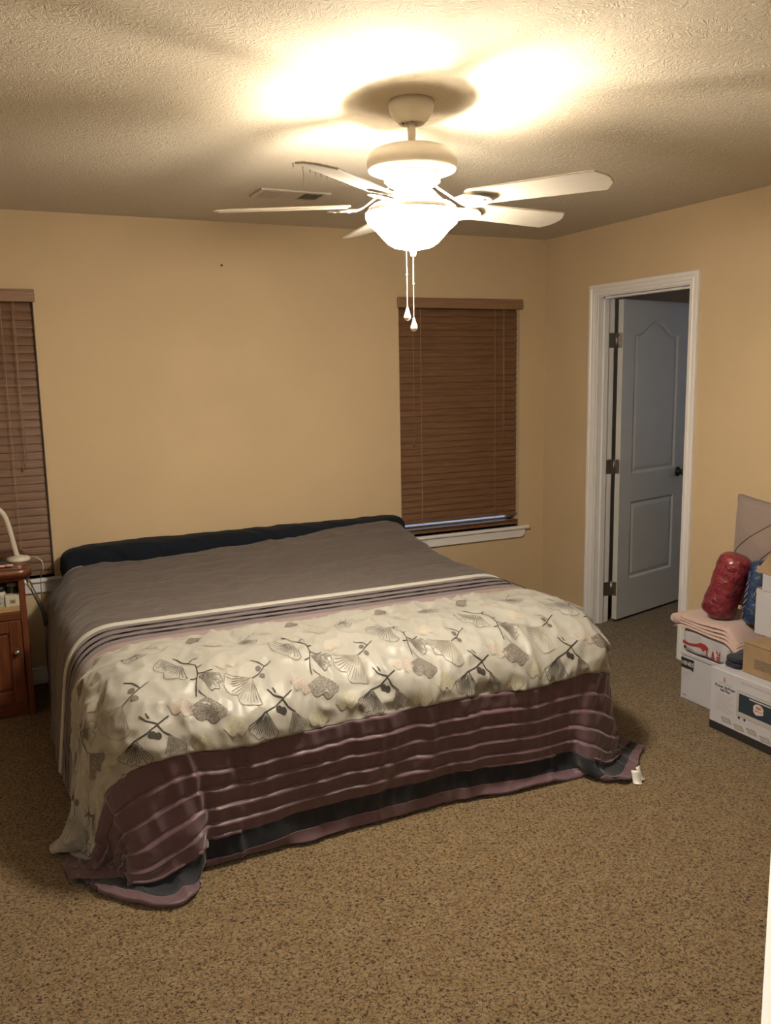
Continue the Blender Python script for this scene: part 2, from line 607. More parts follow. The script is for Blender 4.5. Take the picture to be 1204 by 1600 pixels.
# ------------------------------------------------------------------ doorway in the right wall
CAS = [(0.005, 0.0), (0.005, 0.009), (0.010, 0.0115), (0.022, 0.0125), (0.026, 0.0155), (0.032, 0.0155), (0.036, 0.0125), (0.044, 0.0125), (0.050, 0.0185), (0.062, 0.0195), (0.068, 0.0175), (0.070, 0.012), (0.070, 0.0)]
def sweep_casing(name, e0, e1, z, fn):
    """mitred moulding swept up one side of a doorway, across the head and down the other side"""
    vs, fs = [], []
    n = len(CAS)
    for wd, d in CAS:
        for e, zz in ((e0 - wd, 0), (e0 - wd, z + wd), (e1 + wd, z + wd), (e1 + wd, 0)):
            vs.append(fn(e, d, zz))
    for i in range(n - 1):
        for k in range(3):
            fs.append((4 * i + k, 4 * i + k + 1, 4 * i + 5 + k, 4 * i + 4 + k))
    me = mesh(name, vs, fs)
    bm = bmesh.new()
    bm.from_mesh(me)
    bmesh.ops.recalc_face_normals(bm, faces=bm.faces)
    return struct(obj(name, bm_mesh(bm, name), M['trim']))
def casing(name, y0, y1, z, x, sgn):
    return sweep_casing(name, y0, y1, z, lambda e, d, zz: (x + sgn * d, e, zz))
casing('trim_1', DY0, DY1, DZ, 0.0, -1)
casing('trim_2', DY0, DY1, DZ, T, 1)
jb = struct(boxes('trim_3', [((0, DY0 - 0.02, 0), (T, DY0, DZ + 0.02)), ((0, DY1, 0), (T, DY1 + 0.02, DZ + 0.02)), ((0, DY0, DZ), (T, DY1, DZ + 0.02)),
                             ((0.04, DY0, 0), (0.075, DY0 + 0.012, DZ)), ((0.04, DY1 - 0.012, 0), (0.075, DY1, DZ)), ((0.04, DY0, DZ - 0.012), (0.075, DY1, DZ))], M['trim'], bev=0.001))
# entry doorway the camera stands in
def casing_x(name, x0, x1, z, y, sgn):
    return sweep_casing(name, x0, x1, z, lambda e, d, zz: (e, y + sgn * d, zz))
casing_x('trim_4', EX0, EX1, EZ, Y0 - T, -1)
struct(boxes('trim_5', [((EX0 - 0.018, Y0 - T, 0), (EX0, Y0, EZ + 0.018)), ((EX1, Y0 - T, 0), (EX1 + 0.018, Y0, EZ + 0.018)), ((EX0, Y0 - T, EZ), (EX1, Y0, EZ + 0.018))], M['trim'], bev=0.001))
casing_x('trim_6', EX0, EX1, EZ, Y0, 1)

# door leaf: moulded two panel door with arched top panel
def door_leaf(W, Hd, th):
    """leaf in local xz, x 0..W from the hinge, y 0..-th; recessed moulded panels on both faces"""
    nx, nz = 150, 300
    xs = np.linspace(0, W, nx)
    zs = np.linspace(0, Hd, nz)
    X, Z = np.meshgrid(xs, zs, indexing='ij')
    def panel(x0, x1, z0, z1, arch):
        u = (X - (x0 + x1) / 2) / ((x1 - x0) / 2)
        # cathedral arch: flat shoulders that sweep up to a centre crown
        top = z1 + arch * np.clip(0.5 + 0.5 * np.cos(np.pi * np.clip(np.abs(u) / 0.78, 0, 1)), 0, 1) ** 0.8
        d = np.minimum.reduce([X - x0, x1 - X, Z - z0, top - Z])
        return d
    dep = np.zeros_like(X)
    for args in ((0.125, W - 0.125, 0.93, 1.80, 0.085), (0.125, W - 0.125, 0.25, 0.75, 0.0)):
        d = panel(*args)
        g = np.where(d > 0, 0.008 * np.clip(d / 0.012, 0, 1), 0)
        g = g - np.where(d > 0.016, 0.005 * np.clip((d - 0.016) / 0.022, 0, 1), 0)
        dep = np.maximum(dep, np.where(d > 0, g, 0))
    vs = [(X[i, k], -dep[i, k], Z[i, k]) for i in range(nx) for k in range(nz)]
    vs += [(X[i, k], -th + dep[i, k], Z[i, k]) for i in range(nx) for k in range(nz)]
    fs = []
    o2 = nx * nz
    for i in range(nx - 1):
        for k in range(nz - 1):
            a = i * nz + k
            fs.append((a, a + 1, a + nz + 1, a + nz))
            fs.append((o2 + a, o2 + a + nz, o2 + a + nz + 1, o2 + a + 1))
    for k in range(nz - 1):
        fs.append((k, o2 + k, o2 + k + 1, k + 1))
        a = (nx - 1) * nz + k
        fs.append((a, a + 1, o2 + a + 1, o2 + a))
    for i in range(nx - 1):
        a = i * nz
        fs.append((a, a + nz, o2 + a + nz, o2 + a))
        a += nz - 1
        fs.append((a, o2 + a, o2 + a + nz, a + nz))
    return mesh('door_leaf', vs, fs)
DOOR_ANG = 14.5
dr = struct(obj('door_1', None, None, None, (0.150, -0.548, 0.018), (0, 0, R(DOOR_ANG))))
obj('leaf', door_leaf(0.735, 2.005, 0.036), M['door'], dr)
# round knob both sides
for s in (1, -1):
    yk = 0.0 if s > 0 else -0.036
    kn = lathe('door_knob', [(0, 0), (0.032, 0), (0.032, 0.006), (0.014, 0.010), (0.012, 0.028), (0.022, 0.036), (0.028, 0.046), (0.026, 0.058), (0.016, 0.065), (0, 0.066)],
               M['darkmetal'], dr, 24, (0.650, yk, 0.90), (R(-90 * s), 0, 0))
# hinges: knuckle at the pivot, one plate on the leaf edge and one on the jamb
for z in (1.76, 0.985, 0.20):
    hg = tube('hinge', [(-0.006, 0.004, z - 0.045), (-0.006, 0.004, z + 0.045)], 0.0065, M['metal'], dr, 12)
    boxes('hinge_plate', [((-0.0025, -0.032, z - 0.045), (0.0, 0.004, z + 0.045))], M['metal'], hg, bev=0.0008)
    for sx, sz in ((-0.010, -0.03), (-0.022, 0.0), (-0.010, 0.03)):
        lathe('screw', [(0, 0.0012), (0.003, 0.001), (0.0035, 0)], M['darkmetal'], hg, 8, (-0.0025, sx, z + sz), (0, R(-90), 0))
    boxes('hinge_plate', [((0.085, DY1 - 0.0025, z + 0.018 - 0.045), (0.146, DY1 + 0.0, z + 0.018 + 0.045))], M['metal'], jb, bev=0.0008)

# nail left in the back wall, ceiling register
nl = tag(lathe('wall_nail', [(0, 0), (0.0025, 0), (0.0025, 0.012), (0.006, 0.013), (0.006, 0.015), (0, 0.016)], M['darkmetal'], None, 12, (-2.155, 0.0, 2.207), (R(90), 0, 0)),
         'small dark nail high on the bare tan wall above the bed', 'nail')
vt = thing('ceiling_vent', 'white slatted ceiling air vent near the back wall', 'vent', (-2.03, -0.82, H))
boxes('frame', [((-0.17, -0.095, -0.008), (0.17, -0.07, 0)), ((-0.17, 0.07, -0.008), (0.17, 0.095, 0)), ((-0.17, -0.07, -0.008), (-0.145, 0.07, 0)), ((0.145, -0.07, -0.008), (0.17, 0.07, 0))], M['vent'], vt, bev=0.003)
boxes('shade_sheet', [((-0.146, -0.071, -0.0012), (0.146, 0.071, -0.0002))], M['dark'], vt)  # flat dark sheet painted as the shade behind the slats
vs_me = None
for i in range(21):
    x = -0.138 + 0.276 * i / 20
    a = 38 if x < -0.045 else (-38 if x > 0.045 else 8)
    o = boxes('slat', [((-0.0065, -0.07, -0.0008), (0.0065, 0.07, 0.0008))], M['vent'], vt, loc=(x, 0, -0.0062), rot=(0, R(a), 0)) if vs_me is None else obj('slat', vs_me, None, vt, (x, 0, -0.0062), (0, R(a), 0))
    vs_me = o.data

# hall ceiling light behind the camera
hl = thing('hall_ceiling_light', 'flush dome ceiling light in the hall behind the doorway', 'ceiling light', (-3.74, -5.02, H))
lathe('base', [(0, 0), (0.15, 0), (0.15, -0.02), (0.0, -0.02)], M['fanwhite'], hl)
lathe('dome', [(0.14, -0.02), (0.135, -0.05), (0.10, -0.08), (0.05, -0.095), (0, -0.10)], emit('hall_dome_lit', (1, 0.93, 0.85), 2), hl)
ld = bpy.data.lights.new('hall_bulb', 'POINT')
ld.energy = HALL_W
ld.color = (1, 0.94, 0.86)
ld.shadow_soft_size = 0.08
lo = bpy.data.objects.new('hall_bulb', ld)
COL.objects.link(lo)
lo.parent = hl
lo.location = (0, 0, -0.16)

# ------------------------------------------------------------------ ceiling fan
FX, FY = -2.145, -2.283
fan = thing('ceiling_fan', 'white five-blade ceiling fan with lit frosted glass bowl hanging from the ceiling', 'ceiling fan', (FX, FY, 0))
lathe('canopy', [(0, 2.44), (0.070, 2.44), (0.071, 2.425), (0.066, 2.405), (0.053, 2.385), (0.042, 2.374), (0.038, 2.372), (0.036, 2.376), (0.016, 2.378), (0, 2.378)], M['fanwhite'], fan, 48)
for a in (40, 140, 250):
    lathe('screw', [(0, -0.002), (0.004, -0.002), (0.004, 0.002), (0, 0.002)], M['darkmetal'], fan, 10, (0.027 * math.cos(R(a)), 0.027 * math.sin(R(a)), 2.376))
lathe('downrod', [(0, 2.40), (0.0125, 2.40), (0.0125, 2.30), (0, 2.30)], M['fanwhite'], fan, 24)
lathe('rod_collar', [(0.0125, 2.322), (0.020, 2.318), (0.024, 2.306), (0.024, 2.298), (0, 2.298)], M['fanwhite'], fan, 24)
lathe('motor_housing', [(0, 2.304), (0.05, 2.304), (0.10, 2.300), (0.125, 2.291), (0.137, 2.278), (0.141, 2.262), (0.141, 2.250), (0.138, 2.246), (0.139, 2.240), (0.136, 2.232), (0.125, 2.228), (0, 2.228)], M['fanwhite'], fan, 64)
lathe('flywheel', [(0, 2.228), (0.085, 2.228), (0.088, 2.20), (0.07, 2.188), (0, 2.188)], M['fanwhite'], fan, 40)
lathe('switch_housing', [(0, 2.19), (0.052, 2.19), (0.055, 2.175), (0.055, 2.150), (0.045, 2.142), (0.02, 2.138), (0.008, 2.13), (0.008, 2.0), (0, 2.0)], M['fanwhite'], fan, 32)
# blades
def blade_me():
    W0, W1, r0, r1, th = 0.108, 0.128, 0.20, 0.634, 0.006
    out = [(r0, -W0 / 2 + 0.012), (r0 + 0.015, -W0 / 2), (r1 - 0.030, -W1 / 2), (r1 - 0.004, -W1 / 2 + 0.036), (r1, -W1 / 2 + 0.05), (r1, W1 / 2 - 0.05), (r1 - 0.004, W1 / 2 - 0.036), (r1 - 0.030, W1 / 2), (r0 + 0.015, W0 / 2), (r0, W0 / 2 - 0.012)]
    bm = bmesh.new()
    vs = [bm.verts.new((x, y, 0)) for x, y in out]
    f = bm.faces.new(vs)
    g = bmesh.ops.extrude_face_region(bm, geom=[f])
    for v in g['geom']:
        if isinstance(v, bmesh.types.BMVert):
            v.co.z += th
    bmesh.ops.recalc_face_normals(bm, faces=bm.faces)
    bmesh.ops.bevel(bm, geom=[e for e in bm.edges if abs(e.verts[0].co.z - e.verts[1].co.z) < 1e-6], offset=0.0015, segments=1, affect='EDGES')
    return bm_mesh(bm, 'blade')
def iron_me():
    # flat cast bracket: neck from the flywheel, spade under the blade root
    half = [(0.075, 0.016), (0.10, 0.013), (0.13, 0.012), (0.155, 0.018), (0.175, 0.036), (0.20, 0.046), (0.225, 0.044), (0.25, 0.030), (0.268, 0.012), (0.272, 0.0)]
    zz = lambda r: -0.0065 if r > 0.165 else -0.0065 + 0.062 * (0.165 - r) / 0.09
    vs, fs = [], []
    for th in (0, -0.005):
        for r, h in half:
            vs += [(r, -h, zz(r) + th), (r, h, zz(r) + th)]
    n = len(half)
    for i in range(n - 1):
        a = 2 * i
        fs.append((a, a + 1, a + 3, a + 2))
        b0 = 2 * n + a
        fs.append((b0, b0 + 2, b0 + 3, b0 + 1))
        fs.append((a, a + 2, b0 + 2, b0))
        fs.append((a + 1, b0 + 1, b0 + 3, a + 3))
    fs.append((0, 2 * n, 2 * n + 1, 1))
    return mesh('blade_iron', vs, fs)
bme, ime = blade_me(), iron_me()
bme.materials.append(M['blade'])
ime.materials.append(M['fanwhite'])
scr = lathe_me('screw', [(0, -0.003), (0.005, -0.0025), (0.006, 0), (0, 0)], 10)
scr.materials.append(M['fanwhite'])
BZ = 2.130
for a in (150.2, 219.1, -56.6, 8.6, 82.6):
    rot = (R(-13), 0, R(a))
    mrot = Matrix.Rotation(R(a), 4, 'Z') @ Matrix.Rotation(R(-11), 4, 'X')
    bl = obj('blade', bme, None, fan, (0, 0, BZ), rot)
    ir = obj('blade_iron', ime, None, fan, (0, 0, BZ), rot)
    for sx, sy in ((0.20, -0.028), (0.20, 0.028), (0.248, 0.0)):
        obj('screw', scr, None, ir, (sx, sy, -0.0115))
# dust strands hanging from the near-left blade
for i in range(9):
    rr = 0.33 + 0.035 * i + random.uniform(-0.01, 0.01)
    a = R(219.1)
    sgn = -1
    px, py = rr * math.cos(a) - sgn * 0.06 * math.sin(a) * math.cos(R(11)), rr * math.sin(a) + sgn * 0.06 * math.cos(a) * math.cos(R(11))
    ln = 0.045 if i == 7 else random.uniform(0.006, 0.015)
    pz = BZ - sgn * 0.06 * math.sin(R(11))
    tube('dust_strand', [(px, py, pz + 0.002), (px + 0.002, py, pz - ln * 0.5), (px - 0.001, py + 0.002, pz - ln)], [0.0016, 0.0011, 0.0005], M['dust'], fan, 5)
# bell shaped frosted bowl, open at the top
bp_ = [(0.128, 2.128), (0.141, 2.118), (0.148, 2.106), (0.148, 2.094), (0.139, 2.075), (0.116, 2.055), (0.099, 2.036), (0.080, 2.016), (0.060, 2.004), (0.03, 1.998), (0.008, 1.997)]
prof = bp_ + [(r - 0.004 if r > 0.01 else r, z + 0.004) for r, z in reversed(bp_)]
gb = lathe('glass_bowl', prof, M['bowl'], fan, 64)
gb.data.materials.append(plain('bowl_inside', (0.62, 0.58, 0.5), 0.5))
for p_ in gb.data.polygons:
    if math.hypot(p_.center.x, p_.center.y) < float(np.interp(p_.center.z, [z for r, z in reversed(bp_)], [r for r, z in reversed(bp_)])) - 0.0025 or p_.center.z > 2.109:
        p_.material_index = 1
gb.data.materials.append(emit('frosted_rim_lit', LAMP_COL, 9.0))
for p_ in gb.data.polygons:
    if p_.center.z > 2.109 and p_.normal.x * p_.center.x + p_.normal.y * p_.center.y > 0:
        p_.material_index = 2
fin = lathe('finial', [(0, 1.999), (0.017, 1.999), (0.017, 1.994), (0.011, 1.990), (0.009, 1.978), (0.006, 1.974), (0, 1.973)], M['fanwhite'], fan, 24)
for a in (182, -21):
    bx, by = 0.075 * math.cos(R(a)), 0.075 * math.sin(R(a))
    so = tube('bulb_socket', [(bx * 0.72, by * 0.72, 2.10), (bx * 0.66, by * 0.66, 2.125), (bx * 0.55, by * 0.55, 2.146)], 0.011, M['fanwhite'], fan, 10)
    ld = bpy.data.lights.new('bulb_light', 'POINT')
    ld.energy = BULB_W
    ld.color = LAMP_COL
    ld.shadow_soft_size = 0.014
    lo = bpy.data.objects.new('bulb_light', ld)
    COL.objects.link(lo)
    lo.parent = fan
    lo.location = (bx * 1.13, by * 1.13, 2.100)
# two bead pull chains ending in crystal drops
def pull_chain(x, y, z0, z1):
    bm = bmesh.new()
    n = int((z0 - z1) / 0.0042)
    for i in range(n):
        z = z0 - (i + 0.5) * (z0 - z1) / n
        bmesh.ops.create_icosphere(bm, subdivisions=1, radius=0.0019, matrix=Matrix.Translation((x, y, z)))
    for i in range(n - 1):
        z = z0 - (i + 1) * (z0 - z1) / n
        box_bm(bm, (x - 0.0006, y - 0.0006, z - 0.002), (x + 0.0006, y + 0.0006, z + 0.002))
    c = obj('pull_chain', bm_mesh(bm, 'pull_chain', True), M['chain'], fan)
    lathe('connector', [(0, 0.005), (0.003, 0.004), (0.003, -0.004), (0, -0.005)], M['chain'], c, 10, (x, y, z0 - 0.42 * (z0 - z1)))
    lathe('crystal_drop', [(0, 0.030), (0.003, 0.030), (0.004, 0.024), (0.008, 0.012), (0.0115, 0.002), (0.0115, -0.004), (0.008, -0.010), (0, -0.013)], M['crystal'], c, 9, (x, y, z1 - 0.018))
pull_chain(0.0, 0.0, 1.976, 1.772)
pull_chain(-0.018, 0.010, 2.0, 1.806)

# ------------------------------------------------------------------ bed
MX0, MX1, MY0, MY1 = -3.19, -1.09, -2.13, -0.08
ZT = 0.605
M['navy'] = fabric('navy_sheet', (0.0016, 0.005, 0.013), (0.0034, 0.0085, 0.020), 0.9, 500, 0.2, 0.02)
M['boxspring'] = fabric('box_spring_cloth', (0.03, 0.03, 0.035), (0.05, 0.05, 0.055), 0.9)
bed = thing('bed', 'low king-size bed base and navy-sheeted mattress under the floral comforter', 'bed', ((MX0 + MX1) / 2, (MY0 + MY1) / 2, 0))
bx, by = (MX0 + MX1) / 2, (MY0 + MY1) / 2
mt = boxes('mattress', [((MX0 + 0.04 - bx, (MY0 + 0.06 - by) * 0.52, 0.15), (MX1 - 0.04 - bx, (MY1 - by) * 0.52, ZT - 0.032))], M['navy'], bed, bev=0.155, seg=8, smooth=True)
for v in mt.data.vertices:
    v.co.y /= 0.52
ys = np.linspace(MY1 - 0.10, MY0 + 0.45, 60)[:, None]
zz_ = np.linspace(0.0, 1.0, 12)[None, :]
fk_ = np.clip((ys - (MY0 + 0.10)) / 0.8, 0, 1) * (0.40 + 0.60 * np.clip((-0.50 - ys) / 0.35, 0, 1))
zs_ = 0.44 - 0.425 * zz_ + 0 * ys
xs_ = MX0 + 0.03 - (-0.06 + 0.12 * fk_) * (0.46 - zs_) + 0.012 * np.sin(ys * 21) * zz_
sk = obj('hanging_sheet', grid_mesh('hanging_sheet', np.stack([xs_ - bx, ys - by + 0 * zs_, zs_], -1)), M['navy'], bed)
sk.modifiers.new('thickness', 'SOLIDIFY').thickness = 0.004
boxes('box_spring', [((MX0 + 0.06 - bx, MY0 + 0.08 - by, 0.06), (MX1 - 0.06 - bx, MY1 - by, 0.149))], M['boxspring'], bed, bev=0.02, seg=2)
for sx in (-0.90, 0.90):
    for sy in (-0.9, 0.9):
        lathe('leg', [(0, 0), (0.03, 0), (0.03, 0.06), (0, 0.06)], M['darkmetal'], bed, 16, (sx, sy, 0))

# --- bolster along the wall at the head of the bed (navy)
def value_noise(u, v, seed):
    rs = np.random.RandomState(seed)
    G = rs.rand(64, 64)
    ui, vi = np.floor(u).astype(int), np.floor(v).astype(int)
    fu, fv = u - ui, v - vi
    fu = fu * fu * (3 - 2 * fu)
    fv = fv * fv * (3 - 2 * fv)
    g = lambda a, b_: G[a % 64, b_ % 64]
    return (g(ui, vi) * (1 - fu) * (1 - fv) + g(ui + 1, vi) * fu * (1 - fv) + g(ui, vi + 1) * (1 - fu) * fv + g(ui + 1, vi + 1) * fu * fv) * 2 - 1
nu, nv = 220, 40
u = np.linspace(0, 1, nu)[:, None]
v = np.linspace(0, 2 * np.pi, nv, endpoint=False)[None, :]
endf = np.clip(1 - (np.abs(u - 0.5) * 2) ** 60, 0, 1) ** 0.5
hx = -3.115 + u * (1.97) + 0 * v
ht = 0.082 * (0.88 + 0.12 * np.clip(u / 0.12, 0, 1)) * endf + 0.004
cz = ZT - 0.02 + 0.082 * (0.88 + 0.12 * np.clip(u / 0.12, 0, 1))
ry = 0.100 * endf + 0.004
def spow(c, e):
    return np.sign(c) * np.abs(c) ** e
P = np.stack([hx, -0.135 + ry * spow(np.cos(v), 0.7), cz + ht * spow(np.sin(v), 0.55)], -1)
wr = 0.008 * value_noise(u * 26 + 0 * v, 3 + np.cos(v) * 1.6 + np.sin(v) * 1.2 + u * 5, 3) + 0.004 * value_noise(u * 60 + np.cos(v) * 5, v * 2 + u * 0, 5)
P[..., 1] += wr * np.cos(v) * endf
P[..., 2] += 0.5 * wr * np.sin(v) * endf
# left end droops to a soft corner point
lf = np.clip((0.035 - u) / 0.035, 0, 1)
P[..., 2] -= 0.02 * lf
bol = tag(obj('bolster_pillow', grid_mesh('bolster_pillow', P, True), M['navy']), 'long navy blue bolster pillow lying along the wall at the head of the bed', 'pillow')

# --- comforter: cloth relaxed over the mattress with a small position-based solver
S0, S1 = -1.48, 1.44           # across, from the bed's centre line
TL = 2.262                      # head hem to foot hem
HEAD_Y = -0.215
NS, NT = 120, 106
ss = np.linspace(S0, S1, NS)
ts = np.linspace(0, TL, NT)
CX = (MX0 + MX1) / 2
Pc = np.zeros((NS, NT, 3))
RAD = 0.13
HW = (MX1 - MX0) / 2 - RAD          # cloth coordinates where the edge roll starts
TF = (HEAD_Y - MY0) - RAD
ROLL = RAD * math.pi / 2
def roll(o):
    """distance past the edge -> (outward, down) round a quarter circle and then straight down"""
    th = np.clip(o / RAD, 0, math.pi / 2)
    return RAD * np.sin(th), RAD * (1 - np.cos(th)) + np.maximum(o - ROLL, 0)
rs = np.random.RandomState(11)
SS, TT = np.meshgrid(ss, ts, indexing='ij')
ox = np.maximum(np.abs(SS) - HW, 0)
oy = np.maximum(TT - TF, 0)
outx, dnx = roll(ox)
outy, dny = roll(oy)
sx = np.sign(SS)
Pc[..., 0] = CX + np.clip(SS, -HW, HW) + sx * outx
Pc[..., 1] = HEAD_Y - np.minimum(TT, TF) - outy
Pc[..., 2] = ZT + 0.03 - dnx - dny
cor = (ox > 0) & (oy > 0)
rho = np.hypot(ox, oy)
phi = np.arctan2(oy, np.maximum(ox, 1e-6))
ro, rd = roll(rho)
fold = np.maximum(rho - ROLL, 0) * 0.40 * np.abs(np.sin(phi * 4)) ** 0.8
dz = rd - (np.maximum(rho - ROLL, 0) - np.sqrt(np.maximum(np.maximum(rho - ROLL, 0) ** 2 - fold ** 2, 0)))
Pc[..., 0] = np.where(cor, CX + sx * (HW + (ro + fold) * np.cos(phi)), Pc[..., 0])
Pc[..., 1] = np.where(cor, HEAD_Y - TF - (ro + fold) * np.sin(phi), Pc[..., 1])
Pc[..., 2] = np.where(cor, ZT + 0.03 - dz, Pc[..., 2])
Pc[..., 2] += 0.002 * rs.rand(NS, NT)
fk0 = np.clip((Pc[..., 1] - (MY0 + 0.10)) / 0.8, 0, 1) * (0.40 + 0.60 * np.clip((-0.50 - Pc[..., 1]) / 0.35, 0, 1))
Pc[..., 0] -= np.where(SS < -HW, (0.0 + 0.12 * fk0) * np.maximum(0.48 - Pc[..., 2], 0), 0)
PIN = (np.abs(SS) < 0.80) & (TT < 1.45)
pin_xy = Pc[..., :2].copy()
Pc[..., 2] = np.maximum(Pc[..., 2], 0.016)
hs, htt = ss[1] - ss[0], ts[1] - ts[0]
bc = np.array([(MX0 + MX1) / 2, (MY0 + MY1) / 2, ZT / 2 - 0.2])
bh = np.array([(MX1 - MX0) / 2, (MY1 - MY0) / 2, ZT / 2 + 0.2])
def hump(x, y):
    # pillows under the grey end, fuller at the right
    fy = np.exp(-((y + 0.20) / 0.36) ** 2)
    fx = 0.050 + 0.072 * np.clip((x + 2.7) / 1.4, 0, 1)
    ed = np.clip((MX1 - 0.02 - x) / 0.16, 0, 1) * np.clip((x - MX0) / 0.25, 0, 1)
    return ZT + fx * fy * np.sqrt(ed)
SCL = np.array([1.0, 0.52, 1.0])     # the foot edge is rounder than the sides
MYC = -0.9
bcs = np.array([(MX0 + MX1) / 2, (MY0 + 0.5) / 2, ZT / 2 - 0.2]) * SCL
bhs = np.array([(MX1 - MX0) / 2, (0.5 - MY0) / 2, ZT / 2 + 0.2]) * SCL
CR = 0.17
def collide(P, prev):
    W = P * SCL
    q = np.abs(W - bcs) - (bhs - CR)
    qp = np.maximum(q, 0)
    ln = np.sqrt((qp ** 2).sum(-1)) + 1e-9
    d = ln + np.minimum(q.max(-1), 0) - CR - 0.012
    n = qp / ln[..., None] * np.sign(W - bcs)
    deep = q.max(-1) < 0
    n[deep] = (0, 0, 1)
    hit = d < 0
    P = (W - np.where(hit, d, 0)[..., None] * n) / SCL
    inside = (P[..., 0] > MX0 + 0.1) & (P[..., 0] < MX1 - 0.1) & (P[..., 1] > -1.2)
    h = hump(P[..., 0], P[..., 1]) + 0.012
    low = inside & (P[..., 2] < h) & (P[..., 2] > 0.45)
    P[..., 2] = np.where(low, h, P[..., 2])
    fk = np.clip((P[..., 1] - (MY0 + 0.10)) / 0.8, 0, 1) * (0.40 + 0.60 * np.clip((-0.50 - P[..., 1]) / 0.35, 0, 1))
    xl = MX0 - 0.012 - (0.0 + 0.12 * fk) * (0.48 - P[..., 2])
    fla = (P[..., 2] < 0.48) & (P[..., 0] > xl) & (P[..., 0] < MX0 + 0.08) & (P[..., 1] > MY0 + 0.16)
    P[..., 0] = np.where(fla, P[..., 0] * 0.5 + xl * 0.5, P[..., 0])
    fl = P[..., 2] < 0.014
    P[..., 2] = np.where(fl, 0.014, P[..., 2])
    P[..., 1] = np.minimum(P[..., 1], -0.03)
    con = hit | low
    P[..., :2] = np.where(con[..., None], P[..., :2] * 0.25 + prev[..., :2] * 0.75, P[..., :2])
    return P
def dist_c(P, A, B, L, k):
    d = P[B] - P[A]
    l = np.sqrt((d ** 2).sum(-1)) + 1e-9
    c = (k * 0.5 * (l - L) / l)[..., None] * d
    P[A] += c
    P[B] -= c
def sl(a, b2, st):
    return slice(a, b2, st)
cons = []
for off in (0, 1):
    m = (NS - off) // 2 * 2
    cons.append(((slice(off, off + m, 2), slice(None)), (slice(off + 1, off + m, 2), slice(None)), None, 1.0))
    m = (NT - off) // 2 * 2
    cons.append(((slice(None), slice(off, off + m, 2)), (slice(None), slice(off + 1, off + m, 2)), None, 1.0))
dg_ = math.hypot(hs, htt)
for off in (0, 1):
    m = (NS - off) // 2 * 2
    cons.append(((slice(off, off + m, 2), slice(0, -1)), (slice(off + 1, off + m, 2), slice(1, None)), None, 0.35))
    cons.append(((slice(off, off + m, 2), slice(1, None)), (slice(off + 1, off + m, 2), slice(0, -1)), None, 0.35))
BST = 3
for off in range(2 * BST):
    a = list(range(off, NS - BST, 2 * BST))
    if a:
        cons.append(((slice(off, NS - BST, 2 * BST), slice(None)), (slice(off + BST, NS, 2 * BST), slice(None)), None, 0.03))
    a = list(range(off, NT - BST, 2 * BST))
    if a:
        cons.append(((slice(None), slice(off, NT - BST, 2 * BST)), (slice(None), slice(off + BST, NT, 2 * BST)), None, 0.03))
# rest shape: the foot corners are rounded in, so they hang without pooling
gx, gy = np.maximum(np.abs(SS) - (MX1 - MX0) / 2 + 0.05, 0), np.maximum(TT - (HEAD_Y - MY0) + 0.1, 0)
gr_, gp = np.hypot(gx, gy), np.arctan2(gy, np.maximum(gx, 1e-6))
gk = 1 - 0.36 * np.sin(2 * gp) * np.clip(gr_ / 0.4, 0, 1)
rest = np.stack([np.where((gx > 0) & (gy > 0), np.sign(SS) * (np.abs(SS) - gx + gx * gk), SS), np.where((gx > 0) & (gy > 0), TT - gy + gy * gk, TT)], -1)
cons = [(A, B, np.linalg.norm(rest[A] - rest[B], axis=-1), k) for A, B, L, k in cons]
V = np.zeros_like(Pc)
dt = 1 / 60
NSTEP = 110
for step in range(NSTEP):
    prev = Pc.copy()
    V[..., 2] -= 9.8 * dt
    V *= 0.965
    Pc = Pc + V * dt
    for it in range(9):
        for A, B, L, k in cons:
            dist_c(Pc, A, B, L, k)
        if it % 3 == 2:
            Pc = collide(Pc, prev)
    Pc[..., :2] = np.where(PIN[..., None], pin_xy, Pc[..., :2])
    V = (Pc - prev) / dt
    sp = np.sqrt((V ** 2).sum(-1, keepdims=True))
    V *= np.minimum(1, 3.0 / (sp + 1e-9))

def cr_axis(G, pos, axis):
    """Catmull-Rom resampling of grid G at fractional index positions along an axis"""
    n = G.shape[axis]
    i = np.clip(np.floor(pos).astype(int), 0, n - 2)
    t = pos - i
    g = lambda k: np.take(G, np.clip(i + k, 0, n - 1), axis=axis)
    sh = [1] * G.ndim
    sh[axis] = len(pos)
    t = t.reshape(sh)
    a, b2, c, d = g(-1), g(0), g(1), g(2)
    return 0.5 * (2 * b2 + (c - a) * t + (2 * a - 5 * b2 + 4 * c - d) * t * t + (3 * b2 - a - 3 * c + d) * t ** 3)

def smooth_grid(G, n):
    for _ in range(n):
        K = G.copy()
        K[1:-1] = 0.5 * G[1:-1] + 0.25 * (G[:-2] + G[2:])
        G = K.copy()
        K[:, 1:-1] = 0.5 * G[:, 1:-1] + 0.25 * (G[:, :-2] + G[:, 2:])
        G = K
    return G
Pc = smooth_grid(Pc, 2)

